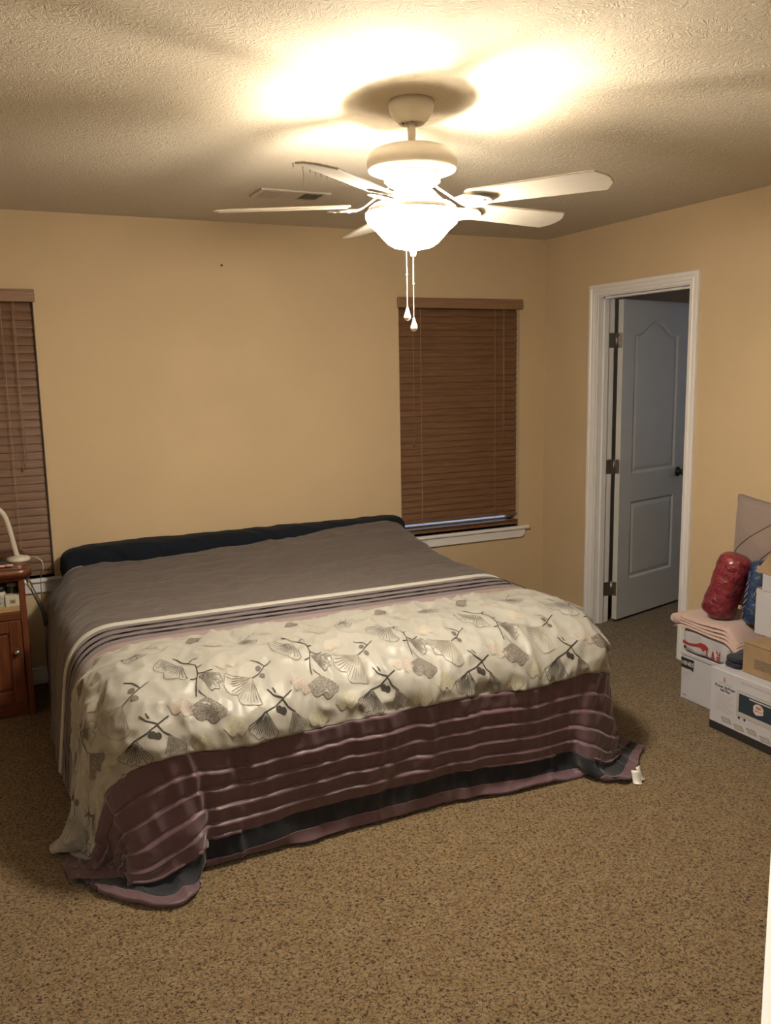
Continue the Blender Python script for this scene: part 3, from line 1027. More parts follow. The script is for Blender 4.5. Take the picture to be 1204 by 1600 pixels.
# pattern bands along t
T_PIPE0, T_PIPE1, T_LIL, T_WHITE, T_PLUM, T_NAVY0, T_NAVY1 = 1.012, 1.054, 1.285, 1.345, 1.895, 2.152, 2.217
BLACK_T = (1.115, 1.180, 1.238)
PLEATS = (1.950, 2.002, 2.056, 2.106)
NS2 = 420
sfine = np.linspace(S0, S1, NS2)
tfine = set(np.round(np.linspace(0, TL, 330), 5).tolist())
for tp in PLEATS:
    for d in (-0.004, -0.001, 0.002, 0.006, 0.011, 0.018, 0.026):
        tfine.add(round(tp + d, 5))
for tp in BLACK_T:
    for d in (-0.006, -0.002, 0.002, 0.006):
        tfine.add(round(tp + d, 5))
for tb in (T_PIPE0, T_PIPE1, T_LIL, T_WHITE, T_PLUM, T_NAVY0, T_NAVY1):
    tfine.add(round(tb, 5))
tfine = np.array(sorted(tfine))
Qs = cr_axis(Pc, (sfine - S0) / hs, 0)
# the printed bands ride up a little towards both foot corners
def ride(s_, t_):
    e = np.clip((abs(s_) - 0.52) / 0.5, 0, 1)
    e = e * e * (3 - 2 * e) * np.clip((1.29 - abs(s_)) / 0.22, 0, 1)
    r_ = np.where(t_ < T_PLUM, np.clip((t_ - 1.40) / (T_PLUM - 1.40), 0, 1), np.clip((TL - t_) / (TL - T_PLUM), 0, 1))
    return 0.10 * e * r_
Q = np.stack([cr_axis(Qs[i], (tfine - ride(sfine[i], tfine)) / htt, 0) for i in range(NS2)], 0)
def normals(Q):
    du = np.gradient(Q, axis=0)
    dv = np.gradient(Q, axis=1)
    n = np.cross(dv, du)
    n /= np.linalg.norm(n, axis=-1, keepdims=True) + 1e-9
    return n
Nq = normals(Q)
if Nq[NS2 // 2, 100, 2] < 0:
    Nq = -Nq
SG, TG = np.meshgrid(sfine, tfine, indexing='ij')
def ridged(a, b2, seed):
    return 1 - 2 * np.abs(value_noise(a, b2, seed))
warp = 0.5 * value_noise(SG * 5, TG * 5, 21)
D = np.zeros_like(SG)
# soft quilted puff and creases
fl = ((TG > T_WHITE) & (TG < T_PLUM)).astype(float)
D += fl * (0.0085 * ridged(SG * 6 + warp, TG * 7, 1) + 0.008 * ridged(SG * 13 + warp * 2, TG * 11 - warp, 2) + 0.0040 * ridged(SG * 26 + TG * 14, TG * 20 - SG * 9, 7))
gr = (TG < T_PIPE0).astype(float)
D += gr * (0.006 * ridged(SG * 3.2 + warp, TG * 9, 8) + 0.003 * ridged(SG * 7, TG * 22 + warp * 2, 9) + 0.002 * value_noise(SG * 30, TG * 30, 4))
pl = (TG > T_PLUM).astype(float)
D += pl * (0.009 * ridged(SG * 7 + warp, TG * 2.0, 12) + 0.005 * ridged(SG * 17 + warp * 2, TG * 5, 14) + 0.002 * value_noise(SG * 40, TG * 25, 15))
# vertical gathers just under the floral edge
D += 0.010 * np.exp(-((TG - T_PLUM - 0.02) / 0.07) ** 2) * value_noise(SG * 34, TG * 3, 17)
wob = 0.004 * value_noise(SG * 9, TG * 0, 30)
for tp in PLEATS:
    x = TG - tp - wob
    D += np.where(x > 0, 0.011 * np.clip(x / 0.006, 0, 1) * np.clip(1 - (x - 0.006) / 0.045, 0, 1), 0)
    D -= np.where(x < 0, 0.004 * np.clip(1 + x / 0.006, 0, 1), 0)
for tp in BLACK_T:
    x = TG - tp - 0.6 * wob
    D += 0.004 * np.exp(-(x / 0.006) ** 2) + 0.003 * np.clip(1 - np.abs(x - 0.02) / 0.02, 0, 1)
x = (TG - T_PIPE0) / (T_PIPE1 - T_PIPE0)
D += np.where((x > 0) & (x < 1), 0.008 * np.sqrt(np.clip(4 * x * (1 - x), 0, 1)), 0)
Q = Q + Nq * D[..., None]
Q[..., 2] = np.maximum(Q[..., 2], 0.010)
Q[..., 1] = np.minimum(Q[..., 1], -0.02)
Nq = normals(Q)
if Nq[NS2 // 2, 100, 2] < 0:
    Nq = -Nq

M['grey'] = fabric('grey_brown_cotton', (0.105, 0.085, 0.080), (0.150, 0.125, 0.118), 0.9, 420, 0.35, 0.15)
M['cream'] = fabric('cream_satin', (0.37, 0.362, 0.328), (0.41, 0.40, 0.366), 0.42, 260, 0.12, 0.2)
M['white'] = fabric('white_piping', (0.56, 0.545, 0.50), (0.60, 0.585, 0.54), 0.6, 400)
M['lilac'] = fabric('lilac_cotton', (0.29, 0.215, 0.215), (0.33, 0.245, 0.245), 0.7, 400)
M['mauve'] = fabric('grey_mauve_cotton', (0.165, 0.135, 0.148), (0.205, 0.17, 0.185), 0.75, 400)
M['plum'] = fabric('plum_satin', (0.105, 0.057, 0.074), (0.142, 0.080, 0.098), 0.46, 300, 0.15, 0.25)
M['indigo'] = fabric('indigo_stripe', (0.006, 0.008, 0.015), (0.010, 0.013, 0.023), 0.75, 400)
M['thread'] = plain('dark_thread', (0.030, 0.024, 0.021), 0.8)
M['thread2'] = plain('brown_thread', (0.13, 0.11, 0.09), 0.7)
M['thread3'] = plain('pale_thread', (0.27, 0.235, 0.19), 0.7)
M['black'] = plain('pleat_gap_shade', (0.0022, 0.0018, 0.002), 0.9, spec=0.1)  # stands for the shade inside the pleat gaps

comf = thing('comforter', 'floral cream, grey and plum comforter spread over the bed and hanging to the floor', 'comforter', (CX, -1.15, 0))
CO = Vector((CX, -1.15, 0))
def band(name, t0, t1, mat, label=None):
    i0 = int(np.argmin(np.abs(tfine - t0)))
    i1 = int(np.argmin(np.abs(tfine - t1)))
    G = Q[:, i0:i1 + 1] - np.array(CO)
    me = grid_mesh(name, G)
    o = obj(name, me, mat, comf)
    if label:
        o['label'] = label
    so = o.modifiers.new('thickness', 'SOLIDIFY')
    so.thickness = 0.012
    so.offset = -1
    return o
band('top_panel', 0, T_PIPE0, M['grey'], 'plain grey-brown top panel')
band('piping', T_PIPE0, T_PIPE1, M['white'], 'white piping')
band('pleated_band', T_PIPE1, T_LIL, M['mauve'], 'grey mauve band with three pleats, gap shade painted black')
band('lilac_band', T_LIL, T_WHITE, M['lilac'], 'plain lilac band')
floral = band('floral_panel', T_WHITE, T_PLUM, M['cream'], 'cream panel embroidered with ginkgo leaves')
band('plum_panel', T_PLUM, T_NAVY0, M['plum'], 'pleated plum panel')
band('navy_stripe', T_NAVY0, T_NAVY1, M['indigo'], 'dark navy stripe')
band('plum_hem', T_NAVY1, TL, M['plum'], 'plum hem')

def surf(s, t, off=0.0008):
    """point on the finished comforter surface at cloth coordinates"""
    s = np.asarray(s, float)
    t = np.asarray(t, float)
    fi = np.clip((s - S0) / (S1 - S0) * (NS2 - 1), 0, NS2 - 1.001)
    i = fi.astype(int)
    a = (fi - i)[..., None]
    j = np.clip(np.searchsorted(tfine, t) - 1, 0, len(tfine) - 2)
    b2 = ((t - tfine[j]) / (tfine[j + 1] - tfine[j]))[..., None]
    G = Q[i, j] * (1 - a) * (1 - b2) + Q[i + 1, j] * a * (1 - b2) + Q[i, j + 1] * (1 - a) * b2 + Q[i + 1, j + 1] * a * b2
    n = Nq[i, j]
    return G + n * off

def ribbons(name, lines, mat, parent, wid=0.0022, off=0.0022):
    """lines: list of polylines of (s,t); mapped to thin raised ribbons on the cloth"""
    vs, fs = [], []
    for ln in lines:
        if len(ln) > 2 and isinstance(ln[-1], float):
            wd = ln[-1]
            ln = ln[:-1]
        else:
            wd = wid
        A = np.array(ln, float)
        # densify
        pts = [A[0]]
        for k in range(len(A) - 1):
            m = max(1, int(np.hypot(*(A[k + 1] - A[k])) / 0.008))
            for q in range(1, m + 1):
                pts.append(A[k] + (A[k + 1] - A[k]) * q / m)
        A = np.array(pts)
        dd = np.gradient(A, axis=0)
        dd /= np.linalg.norm(dd, axis=1, keepdims=True) + 1e-9
        nn = np.stack([-dd[:, 1], dd[:, 0]], 1) * wd / 2
        Lp = surf((A + nn)[:, 0], (A + nn)[:, 1], off) - np.array(CO)
        Rp = surf((A - nn)[:, 0], (A - nn)[:, 1], off) - np.array(CO)
        b0 = len(vs)
        for k in range(len(A)):
            vs += [tuple(Lp[k]), tuple(Rp[k])]
        for k in range(len(A) - 1):
            fs.append((b0 + 2 * k, b0 + 2 * k + 1, b0 + 2 * k + 3, b0 + 2 * k + 2))
    return obj(name, mesh(name, vs, fs, True), mat, parent)

# shade in the three pleat gaps, painted as black ribbons
for k, tp in enumerate(BLACK_T):
    sv = np.linspace(S0 + 0.02, S1 - 0.02, 240)
    tv = tp + 0.0024 * value_noise(sv * 9, sv * 0, 30) + 0.0016 * value_noise(sv * 30, sv * 0 + k, 31)
    rb = ribbons('pleat_shade_line', [list(zip(sv, tv))], M['black'], comf, 0.012, 0.0045)

# white head hem piping at the left corner
sv = np.linspace(S0 + 0.02, -0.86, 60)
ribbons('head_piping', [list(zip(sv, sv * 0 + 0.012))], M['white'], comf, 0.022, 0.003)

# --- embroidered ginkgo branches on the floral panel
def speckle(name, c1, c2, scale):
    m, nt, b_ = new_mat(name)
    tc = node(nt, 'ShaderNodeTexCoord')
    vz = node(nt, 'ShaderNodeTexVoronoi')
    vz.inputs['Scale'].default_value = scale
    nt.links.new(tc.outputs['Object'], vz.inputs['Vector'])
    cr = node(nt, 'ShaderNodeValToRGB')
    cr.color_ramp.elements[0].position = 0.25
    cr.color_ramp.elements[1].position = 0.55
    cr.color_ramp.elements[0].color = (*c1, 1)
    cr.color_ramp.elements[1].color = (*c2, 1)
    nt.links.new(vz.outputs['Distance'], cr.inputs['Fac'])
    nt.links.new(cr.outputs['Color'], b_.inputs['Base Color'])
    b_.inputs['Roughness'].default_value = 0.7
    return m
M['leaf_grey'] = speckle('grey_lace_leaf', (0.33, 0.30, 0.265), (0.13, 0.115, 0.10), 260)
M['leaf_beige'] = speckle('beige_lace_leaf', (0.46, 0.435, 0.375), (0.37, 0.335, 0.275), 220)
M['leaf_soft'] = plain('soft_beige_leaf', (0.42, 0.39, 0.335), 0.6, noise=0.06, nscale=90)
M['leaf_pale'] = speckle('pale_lace_leaf', (0.47, 0.43, 0.375), (0.37, 0.315, 0.28), 200)
M['leaf_green'] = speckle('sage_lace_leaf', (0.45, 0.435, 0.36), (0.37, 0.35, 0.27), 190)

def fan_lines(c, ang, spread, r, n, notch=0.1, rng=random):
    """ginkgo leaf outline: fine rays from the stalk point and a softly lobed rim with a centre cleft"""
    L = []
    ph = rng.uniform(0, 6)
    def rad(u_):
        lobe = 1 - 0.16 * math.exp(-((u_ - 0.5) / 0.07) ** 2) - 0.10 * abs(2 * u_ - 1) ** 3
        return r * lobe * (1 + 0.035 * math.sin(u_ * 17 + ph))
    m = n + 5
    for i in range(m):
        u_ = i / (m - 1)
        a = R(ang - spread / 2 + spread * u_)
        rr = rad(u_) * (1.0 if i in (0, m - 1) else rng.uniform(0.72, 0.99))
        bend = 0.05 * (u_ - 0.5)
        st_ = 0.02 if i in (0, m - 1) else (0.12, 0.34, 0.22)[i % 3]
        L.append([(c[0] + rr * f * math.cos(a - bend * (1 - f)), c[1] + rr * f * math.sin(a - bend * (1 - f))) for f in (st_, 0.5, 0.75, 1.0)])
    L.append([(c[0] + rad(k / 28) * math.cos(R(ang - spread / 2 + spread * k / 28)), c[1] + rad(k / 28) * math.sin(R(ang - spread / 2 + spread * k / 28))) for k in range(29)])
    return L

def leaf_patch(c, ang, spread, r, mat, name='embroidered_leaf', notch=0.18, off=0.0018):
    """filled ginkgo leaf with a cleft rim"""
    na, nr = 27, 6
    vs, fs = [], []
    for i in range(na):
        u_ = i / (na - 1)
        a = R(ang - spread / 2 + spread * u_)
        cl = notch * math.exp(-((u_ - 0.55) / 0.06) ** 2)
        rr = r * (1 - cl) * (1 - 0.10 * abs(2 * u_ - 1) ** 2) * (1 + 0.03 * math.sin(u_ * 19))
        for k in range(nr):
            f = 0.06 + 0.94 * k / (nr - 1)
            vs.append((c[0] + rr * f * math.cos(a), c[1] + rr * f * math.sin(a)))
    A = np.array(vs)
    Pm = surf(A[:, 0], np.minimum(A[:, 1], T_PLUM - 0.002), off) - np.array(CO)
    for i in range(na - 1):
        for k in range(nr - 1):
            q = i * nr + k
            fs.append((q, q + 1, q + nr + 1, q + nr))
    return obj(name, mesh(name, Pm.tolist(), fs, True), mat, floral)

TILE = 0.388
for kt in range(-4, 4):
    rng = random.Random(50 + kt)
    o_s = 0.092 + TILE * kt
    if o_s - 0.30 > S1 - 0.02 or o_s + 0.1 < S0:
        continue
    def pt(s_, t_):
        return (min(max(o_s + s_, S0 + 0.01), S1 - 0.01), min(max(t_, T_WHITE + 0.004), T_PLUM - 0.003))
    def cl(L):
        return [[(min(max(a, S0 + 0.006), S1 - 0.006), min(max(b_, T_WHITE + 0.003), T_PLUM - 0.002)) for a, b_ in ln] for ln in L]
    ok = lambda s_: S0 + 0.07 < o_s + s_ < S1 - 0.07
    if ok(0.06):
        leaf_patch(pt(0.045, 1.405), 70, 110, 0.046, M['leaf_grey'], notch=0.1)
    if ok(0.16):
        leaf_patch(pt(0.13, 1.47), 120, 90, 0.055, M['leaf_beige'])
    if ok(-0.15):
        L = fan_lines(pt(-0.150, 1.470), 100, 130, 0.052, 8, rng=rng) + [[pt(-0.15, 1.47), pt(-0.12, 1.452), pt(-0.085, 1.458), pt(-0.05, 1.475)], [pt(-0.115, 1.453), pt(-0.10, 1.43)]]
        ribbons('embroidered_leaf', cl(L), M['thread'], floral, 0.0014)
    if ok(0.0):
        L = [[pt(-0.030, 1.535), pt(-0.010, 1.572), pt(0.010, 1.590), pt(0.028, 1.612), pt(0.024, 1.655), pt(0.008, 1.690), pt(-0.005, 1.735)],
             [pt(0.010, 1.590), pt(0.03, 1.575), pt(0.042, 1.578)], [pt(0.024, 1.655), pt(0.045, 1.665), pt(0.07, 1.655)], [pt(0.016, 1.672), pt(-0.006, 1.678)], [pt(0.026, 1.63), pt(0.046, 1.620)]]
        ribbons('embroidered_branch', cl(L), M['thread'], floral, 0.0032)
        ribbons('embroidered_leaf', cl(fan_lines(pt(-0.012, 1.592), 150, 120, 0.085, 9, rng=rng)), M['thread'], floral, 0.0014)
        ribbons('embroidered_leaf', cl(fan_lines(pt(0.022, 1.668), 35, 70, 0.07, 7, rng=rng)), M['thread2'], floral, 0.0016)
    if ok(-0.18):
        L = [[pt(-0.120, 1.655), pt(-0.150, 1.672), pt(-0.175, 1.690), pt(-0.205, 1.703)], [pt(-0.150, 1.672), pt(-0.165, 1.650), pt(-0.185, 1.640)]]
        br = ribbons('embroidered_branch', cl(L), M['thread'], floral, 0.0026)
        ribbons('embroidered_leaf', cl(fan_lines(pt(-0.205, 1.703), 145, 110, 0.095, 10, rng=rng)), M['thread3'], floral, 0.0019)
        for q in ((-0.172, 1.672), (-0.168, 1.700)):
            leaf_patch(pt(*q), 90, 358, 0.0095, M['thread2'], 'embroidered_berry', 0.0)
    if ok(-0.07):
        leaf_patch(pt(-0.045, 1.735), 110, 110, 0.055, M['leaf_pale'])
    if ok(0.1):
        leaf_patch(pt(0.115, 1.60), 75, 110, 0.055, M['leaf_soft'])
    if ok(0.01):
        leaf_patch(pt(0.022, 1.742), 100, 112, 0.074, M['leaf_grey'], notch=0.13)
        ribbons('embroidered_branch', cl([[pt(0.022, 1.745), pt(0.012, 1.728), pt(0.008, 1.715)]]), M['thread'], floral, 0.0022)
    if ok(-0.19):
        L = [[pt(-0.098, 1.775), pt(-0.132, 1.790), pt(-0.165, 1.806), pt(-0.205, 1.815), pt(-0.240, 1.835)], [pt(-0.132, 1.790), pt(-0.160, 1.772), pt(-0.172, 1.752)], [pt(-0.135, 1.792), pt(-0.125, 1.815), pt(-0.105, 1.832)], [pt(-0.15, 1.768), pt(-0.155, 1.752)]]
        ribbons('embroidered_branch', cl(L), M['thread'], floral, 0.0036)
        ribbons('embroidered_leaf', cl(fan_lines(pt(-0.200, 1.814), 112, 95, 0.078, 10, rng=rng)), M['thread'], floral, 0.0017)
        ribbons('embroidered_leaf', cl(fan_lines(pt(-0.112, 1.826), 80, 75, 0.062, 8, rng=rng)), M['thread2'], floral, 0.0017)
        for q in ((-0.155, 1.815), (-0.142, 1.822)):
            leaf_patch(pt(*q), 90, 358, 0.0105, M['thread'], 'embroidered_berry', 0.0)
    if ok(-0.02):
        leaf_patch(pt(-0.02, 1.835), 95, 120, 0.055, M['leaf_green'])
    if ok(-0.3):
        leaf_patch(pt(-0.305, 1.80), 85, 110, 0.06, M['leaf_green'])

# care tags hanging from the hem at the right foot corner
def px_like(s_, t_):
    return surf(np.array([s_]), np.array([t_]), 0.0)[0]
M['tag'] = plain('white_satin_tag', (0.78, 0.77, 0.72), 0.5, noise=0.03)
def care_tag(s_, ln, wd, yawdeg, lean):
    p0 = Vector(px_like(s_, TL - 0.004)) - CO
    bm = bmesh.new()
    nseg = 6
    rows = []
    d = Vector((math.cos(R(yawdeg)), math.sin(R(yawdeg)), 0))
    for i in range(nseg + 1):
        f = i / nseg
        c = p0 + Vector((lean * f, -0.02 - 0.028 * f, 0.03 - max(0.0, f) * ln + 0.004 * math.sin(f * 5)))
        c.z = max(c.z, 0.004 - CO.z)
        w_ = wd / 2 * (1 if i < nseg else 0.7)
        rows.append([bm.verts.new(c - d * w_), bm.verts.new(c + d * w_)])
    for i in range(nseg):
        bm.faces.new((rows[i][0], rows[i][1], rows[i + 1][1], rows[i + 1][0]))
    o = obj('care_tag', bm_mesh(bm, 'care_tag', True), M['tag'], comf)
    so = o.modifiers.new('thickness', 'SOLIDIFY')
    so.thickness = 0.0012
    return o
care_tag(1.045, 0.085, 0.034, -30, -0.005)
care_tag(1.075, 0.062, 0.030, 20, 0.012)

# ------------------------------------------------------------------ nightstand and what is on it
M['cherry'] = wood('cherry_wood', (0.10, 0.026, 0.010), (0.21, 0.062, 0.022), (14, 14, 1.4), 0.35, 0.4)
M['cherry_h'] = wood('cherry_wood_board', (0.10, 0.026, 0.010), (0.21, 0.062, 0.022), (1.6, 14, 14), 0.35, 0.4)
M['pine'] = wood('pale_shelf_wood', (0.42, 0.28, 0.13), (0.55, 0.38, 0.19), (1.5, 16, 16), 0.5, 0.1)
M['whiteplastic'] = plain('white_plastic', (0.72, 0.68, 0.58), 0.35)
M['blackplastic'] = plain('black_plastic', (0.012, 0.012, 0.013), 0.3)
NX0, NX1, NY0, NY1 = -3.86, -3.300, -0.46, -0.05
NTOP = 0.745
ns = thing('nightstand', 'cherry wood nightstand with rounded top and open shelf beside the bed', 'nightstand', ((NX0 + NX1) / 2, (NY0 + NY1) / 2, 0))
nx_, ny_ = (NX0 + NX1) / 2, (NY0 + NY1) / 2
hw_, hd_ = (NX1 - NX0) / 2, (NY1 - NY0) / 2
def nbox(name, a, b_, mat, bev=0.003, parent=None):
    return boxes(name, [(a, b_)], mat, parent or ns, bev=bev, seg=2)
# thick top with rounded plan corners and a bullnose edge
bm = bmesh.new()
out = []
rr = 0.06
tw, tdp = hw_ + 0.035, hd_ + 0.02
for cx_, cy_, a0 in ((tw - rr, tdp - rr, 0), (-tw + rr, tdp - rr, 90), (-tw + rr, -tdp + rr, 180), (tw - rr, -tdp + rr, 270)):
    for k in range(7):
        a = R(a0 + 15 * k)
        out.append((cx_ + rr * math.cos(a), cy_ + rr * math.sin(a)))
f = bm.faces.new([bm.verts.new((x, y, NTOP - 0.072)) for x, y in out])
g = bmesh.ops.extrude_face_region(bm, geom=[f])
for v_ in g['geom']:
    if isinstance(v_, bmesh.types.BMVert):
        v_.co.z = NTOP
bmesh.ops.bevel(bm, geom=[e for e in bm.edges if abs(e.verts[0].co.z - e.verts[1].co.z) < 1e-6], offset=0.016, segments=4, affect='EDGES')
obj('top', bm_mesh(bm, 'top', True), M['cherry_h'], ns)
nbox('side_panel', (hw_ - 0.028, -hd_, 0), (hw_, hd_, NTOP - 0.073), M['cherry'])
nbox('side_panel', (-hw_, -hd_, 0), (-hw_ + 0.028, hd_, NTOP - 0.073), M['cherry'])
nbox('back_panel', (-hw_ + 0.029, hd_ - 0.02, 0.03), (hw_ - 0.029, hd_ - 0.002, NTOP - 0.074), M['cherry'])
nbox('shelf', (-hw_ + 0.029, -hd_ + 0.004, 0.522), (hw_ - 0.029, hd_ - 0.021, 0.549), M['pine'])
nbox('front_rail', (-hw_ + 0.029, -hd_, 0.485), (hw_ - 0.029, -hd_ + 0.02, 0.521), M['cherry_h'])
nbox('plinth', (-hw_ + 0.029, -hd_ + 0.008, 0.0), (hw_ - 0.029, -hd_ + 0.026, 0.075), M['cherry_h'])
dw = hw_ - 0.031
ndoor = nbox('door', (-dw, -hd_ + 0.002, 0.080), (dw, -hd_ + 0.016, 0.482), M['cherry'])
for a, b_ in (((-dw, 0.080), (-dw + 0.055, 0.482)), ((dw - 0.055, 0.080), (dw, 0.482)), ((-dw + 0.055, 0.080), (dw - 0.055, 0.135)), ((-dw + 0.055, 0.427), (dw - 0.055, 0.482))):
    nbox('door_frame', (a[0], -hd_ - 0.010, a[1]), (b_[0], -hd_ + 0.002, b_[1]), M['cherry'], 0.003, ndoor)
bmp = bmesh.new()
box_bm(bmp, (-dw + 0.066, -hd_ - 0.006, 0.146), (dw - 0.066, -hd_ + 0.002, 0.416), 0.005, 2)
obj('raised_panel', bm_mesh(bmp, 'raised_panel'), M['cherry'], ndoor)
lathe('knob', [(0, 0), (0.006, 0), (0.006, 0.01), (0.014, 0.016), (0.012, 0.024), (0, 0.026)], M['metal'], ndoor, 16, (dw - 0.028, -hd_ - 0.010, 0.33), (R(90), 0, 0))

# gooseneck desk lamp
lp = thing('desk_lamp', 'white gooseneck desk lamp standing on the nightstand', 'lamp', (-3.315, -0.34, NTOP))
lathe('base', [(0, 0), (0.052, 0), (0.055, 0.006), (0.052, 0.016), (0.030, 0.022), (0.014, 0.028), (0, 0.028)], M['whiteplastic'], lp, 32)
arm = curve_pts([(-0.004, 0, 0.02), (-0.018, -0.002, 0.10), (-0.032, -0.004, 0.18), (-0.050, -0.006, 0.235), (-0.085, -0.008, 0.270), (-0.14, -0.010, 0.282), (-0.20, -0.012, 0.275)], 6)
tube('arm', arm, 0.0125, M['whiteplastic'], lp, 14)
hd = lathe('lamp_head', [(0.012, 0.0), (0.018, 0.004), (0.030, 0.03), (0.048, 0.075), (0.050, 0.085), (0.046, 0.085), (0.028, 0.035), (0, 0.01)], M['whiteplastic'], lp, 32, (-0.20, -0.012, 0.275), (0, R(-118), 0))
tube('power_cord', curve_pts([(0.045, 0.03, 0.008), (0.075, 0.01, 0.010), (0.106, 0.0, -0.016), (0.108, 0.01, -0.06), (0.098, 0.06, -0.10), (0.10, 0.20, -0.25)], 6), 0.0022, M['whiteplastic'], lp, 6)

# things lying on the top
cs = tag(boxes('flat_case', [((-0.085, -0.045, 0), (0.085, 0.045, 0.026))], M['blackplastic'], None, bev=0.006, seg=3, loc=(-3.455, -0.395, NTOP), rot=(0, 0, R(4))), 'flat black case lying on the nightstand in front of the desk lamp', 'case')
boxes('lid_rim', [((-0.083, -0.0465, 0.014), (0.083, -0.044, 0.017))], plain('grey_rim', (0.2, 0.2, 0.2), 0.4), cs)
def pen(label, loc, rz, m1, m2):
    t_ = thing('marker_pen', label, 'pen', loc, (0, 0, R(rz)), 'pens on the nightstand')
    lathe('barrel', [(0, 0), (0.005, 0.0), (0.0055, 0.004), (0.0055, 0.075), (0.004, 0.078), (0, 0.078)], m1, t_, 12, (0, 0, 0.0056), (0, R(90), 0))
    lathe('cap', [(0, 0), (0.0058, 0), (0.006, 0.03), (0.004, 0.034), (0, 0.034)], m2, t_, 12, (0.078, 0, 0.006), (0, R(90), 0))
    return t_
pen('orange-red pen lying at the front edge of the nightstand top', (-3.47, -0.452, NTOP), 3, plain('orange_plastic', (0.55, 0.13, 0.05), 0.4), plain('red_plastic', (0.4, 0.06, 0.03), 0.4))
pen('pale pink pen lying at the front edge of the nightstand top', (-3.455, -0.467, NTOP), -2, plain('pale_pink_plastic', (0.62, 0.42, 0.34), 0.4), plain('white_cap', (0.6, 0.55, 0.48), 0.4))

# things on the open shelf
SH = 0.549
bo = thing('pill_bottle', 'white bottle with a dark cap standing on the nightstand shelf', 'bottle', (-3.408, -0.425, SH))
lathe('body', [(0, 0), (0.021, 0), (0.023, 0.003), (0.023, 0.066), (0.018, 0.074), (0, 0.074)], plain('milky_plastic', (0.62, 0.60, 0.55), 0.35), bo, 28)
lathe('label_band', [(0.0234, 0.012), (0.0236, 0.013), (0.0236, 0.058), (0.0234, 0.059)], plain('printed_label', (0.45, 0.45, 0.43), 0.6, noise=0.35, nscale=120), bo, 28)
lathe('cap', [(0, 0.074), (0.020, 0.074), (0.0205, 0.078), (0.0205, 0.094), (0.017, 0.098), (0, 0.098)], M['blackplastic'], bo, 24)
gj = thing('glass_jar', 'dark green glass jar at the back of the nightstand shelf', 'jar', (-3.355, -0.355, SH))
lathe('body', [(0, 0), (0.026, 0), (0.028, 0.004), (0.028, 0.060), (0.020, 0.072), (0.020, 0.078), (0, 0.078)], plain('green_glass', (0.07, 0.12, 0.07), 0.12, spec=0.7), gj, 28)
lathe('lid', [(0, 0.078), (0.023, 0.078), (0.023, 0.094), (0, 0.095)], plain('pale_lid', (0.40, 0.42, 0.36), 0.5), gj, 24)
ct = tag(boxes('small_carton', [((-0.031, -0.022, 0), (0.031, 0.022, 0.055))], plain('carton_card', (0.68, 0.63, 0.52), 0.7, noise=0.03), None, bev=0.0015, loc=(-3.358, -0.432, SH), rot=(0, 0, R(-3))), 'small white carton with a square print on the nightstand shelf', 'carton')
boxes('printed_square', [((-0.012, -0.0226, 0.014), (0.014, -0.0221, 0.034))], plain('grey_print', (0.33, 0.30, 0.2), 0.7), ct)
boxes('printed_square', [((-0.006, -0.0230, 0.019), (0.008, -0.0227, 0.029))], plain('dark_print', (0.16, 0.14, 0.08), 0.7), ct)
# black cable running from the nightstand to the bed
kb = thing('power_cable', 'black cable with a tan tag sagging from nightstand to bed', 'cable', (-3.29, -0.30, 0.66))
pts = curve_pts([(0.0, 0.0, 0.0), (0.018, -0.02, -0.055), (0.040, -0.04, -0.115), (0.062, -0.05, -0.175), (0.070, -0.06, -0.25)], 6)
tube('cable', pts, 0.0048, M['blackplastic'], kb, 8)
tube('cable', [p + Vector((0.010, -0.004, 0.004)) for p in pts], 0.003, M['blackplastic'], kb, 8)
tube('tag_sleeve', [p for p in pts[4:8]], 0.009, plain('tan_tag', (0.50, 0.38, 0.22), 0.7), kb, 10)

# ------------------------------------------------------------------ pile of boxes and bags at the right wall
M['carton_white'] = plain('white_printed_card', (0.575, 0.575, 0.635), 0.55, noise=0.02, nscale=14)
M['print_black'] = plain('black_ink', (0.03, 0.028, 0.03), 0.5)
M['print_grey'] = plain('grey_ink', (0.30, 0.28, 0.27), 0.5)
M['print_lgrey'] = plain('light_grey_ink', (0.45, 0.43, 0.41), 0.5)
M['print_red'] = plain('red_ink', (0.42, 0.045, 0.05), 0.5)
M['kraft'] = plain('kraft_cardboard', (0.36, 0.245, 0.14), 0.8, noise=0.08, nscale=25, bump=0.1, bscale=90)
def on_face(o, parent_loc, x, y, z, me, mat, name):
    """flat print on a face that looks towards -x: text's own x runs towards -y"""
    t_ = obj(name, me, mat, o)
    t_.matrix_local = Matrix.Translation(Vector((x, y, z)) - Vector(parent_loc)) @ Matrix(((0, 0, -1, 0), (-1, 0, 0, 0), (0, 1, 0, 0), (0, 0, 0, 1)))
    return t_
def rect_me(w_, h_, d=0.0003, pts=None):
    bm = bmesh.new()
    if pts is None:
        pts = [(-w_ / 2, -h_ / 2), (w_ / 2, -h_ / 2), (w_ / 2, h_ / 2), (-w_ / 2, h_ / 2)]
    f = bm.faces.new([bm.verts.new((a, b_, 0)) for a, b_ in pts])
    g = bmesh.ops.extrude_face_region(bm, geom=[f])
    for v_ in g['geom']:
        if isinstance(v_, bmesh.types.BMVert):
            v_.co.z = d
    return bm_mesh(bm, 'print')

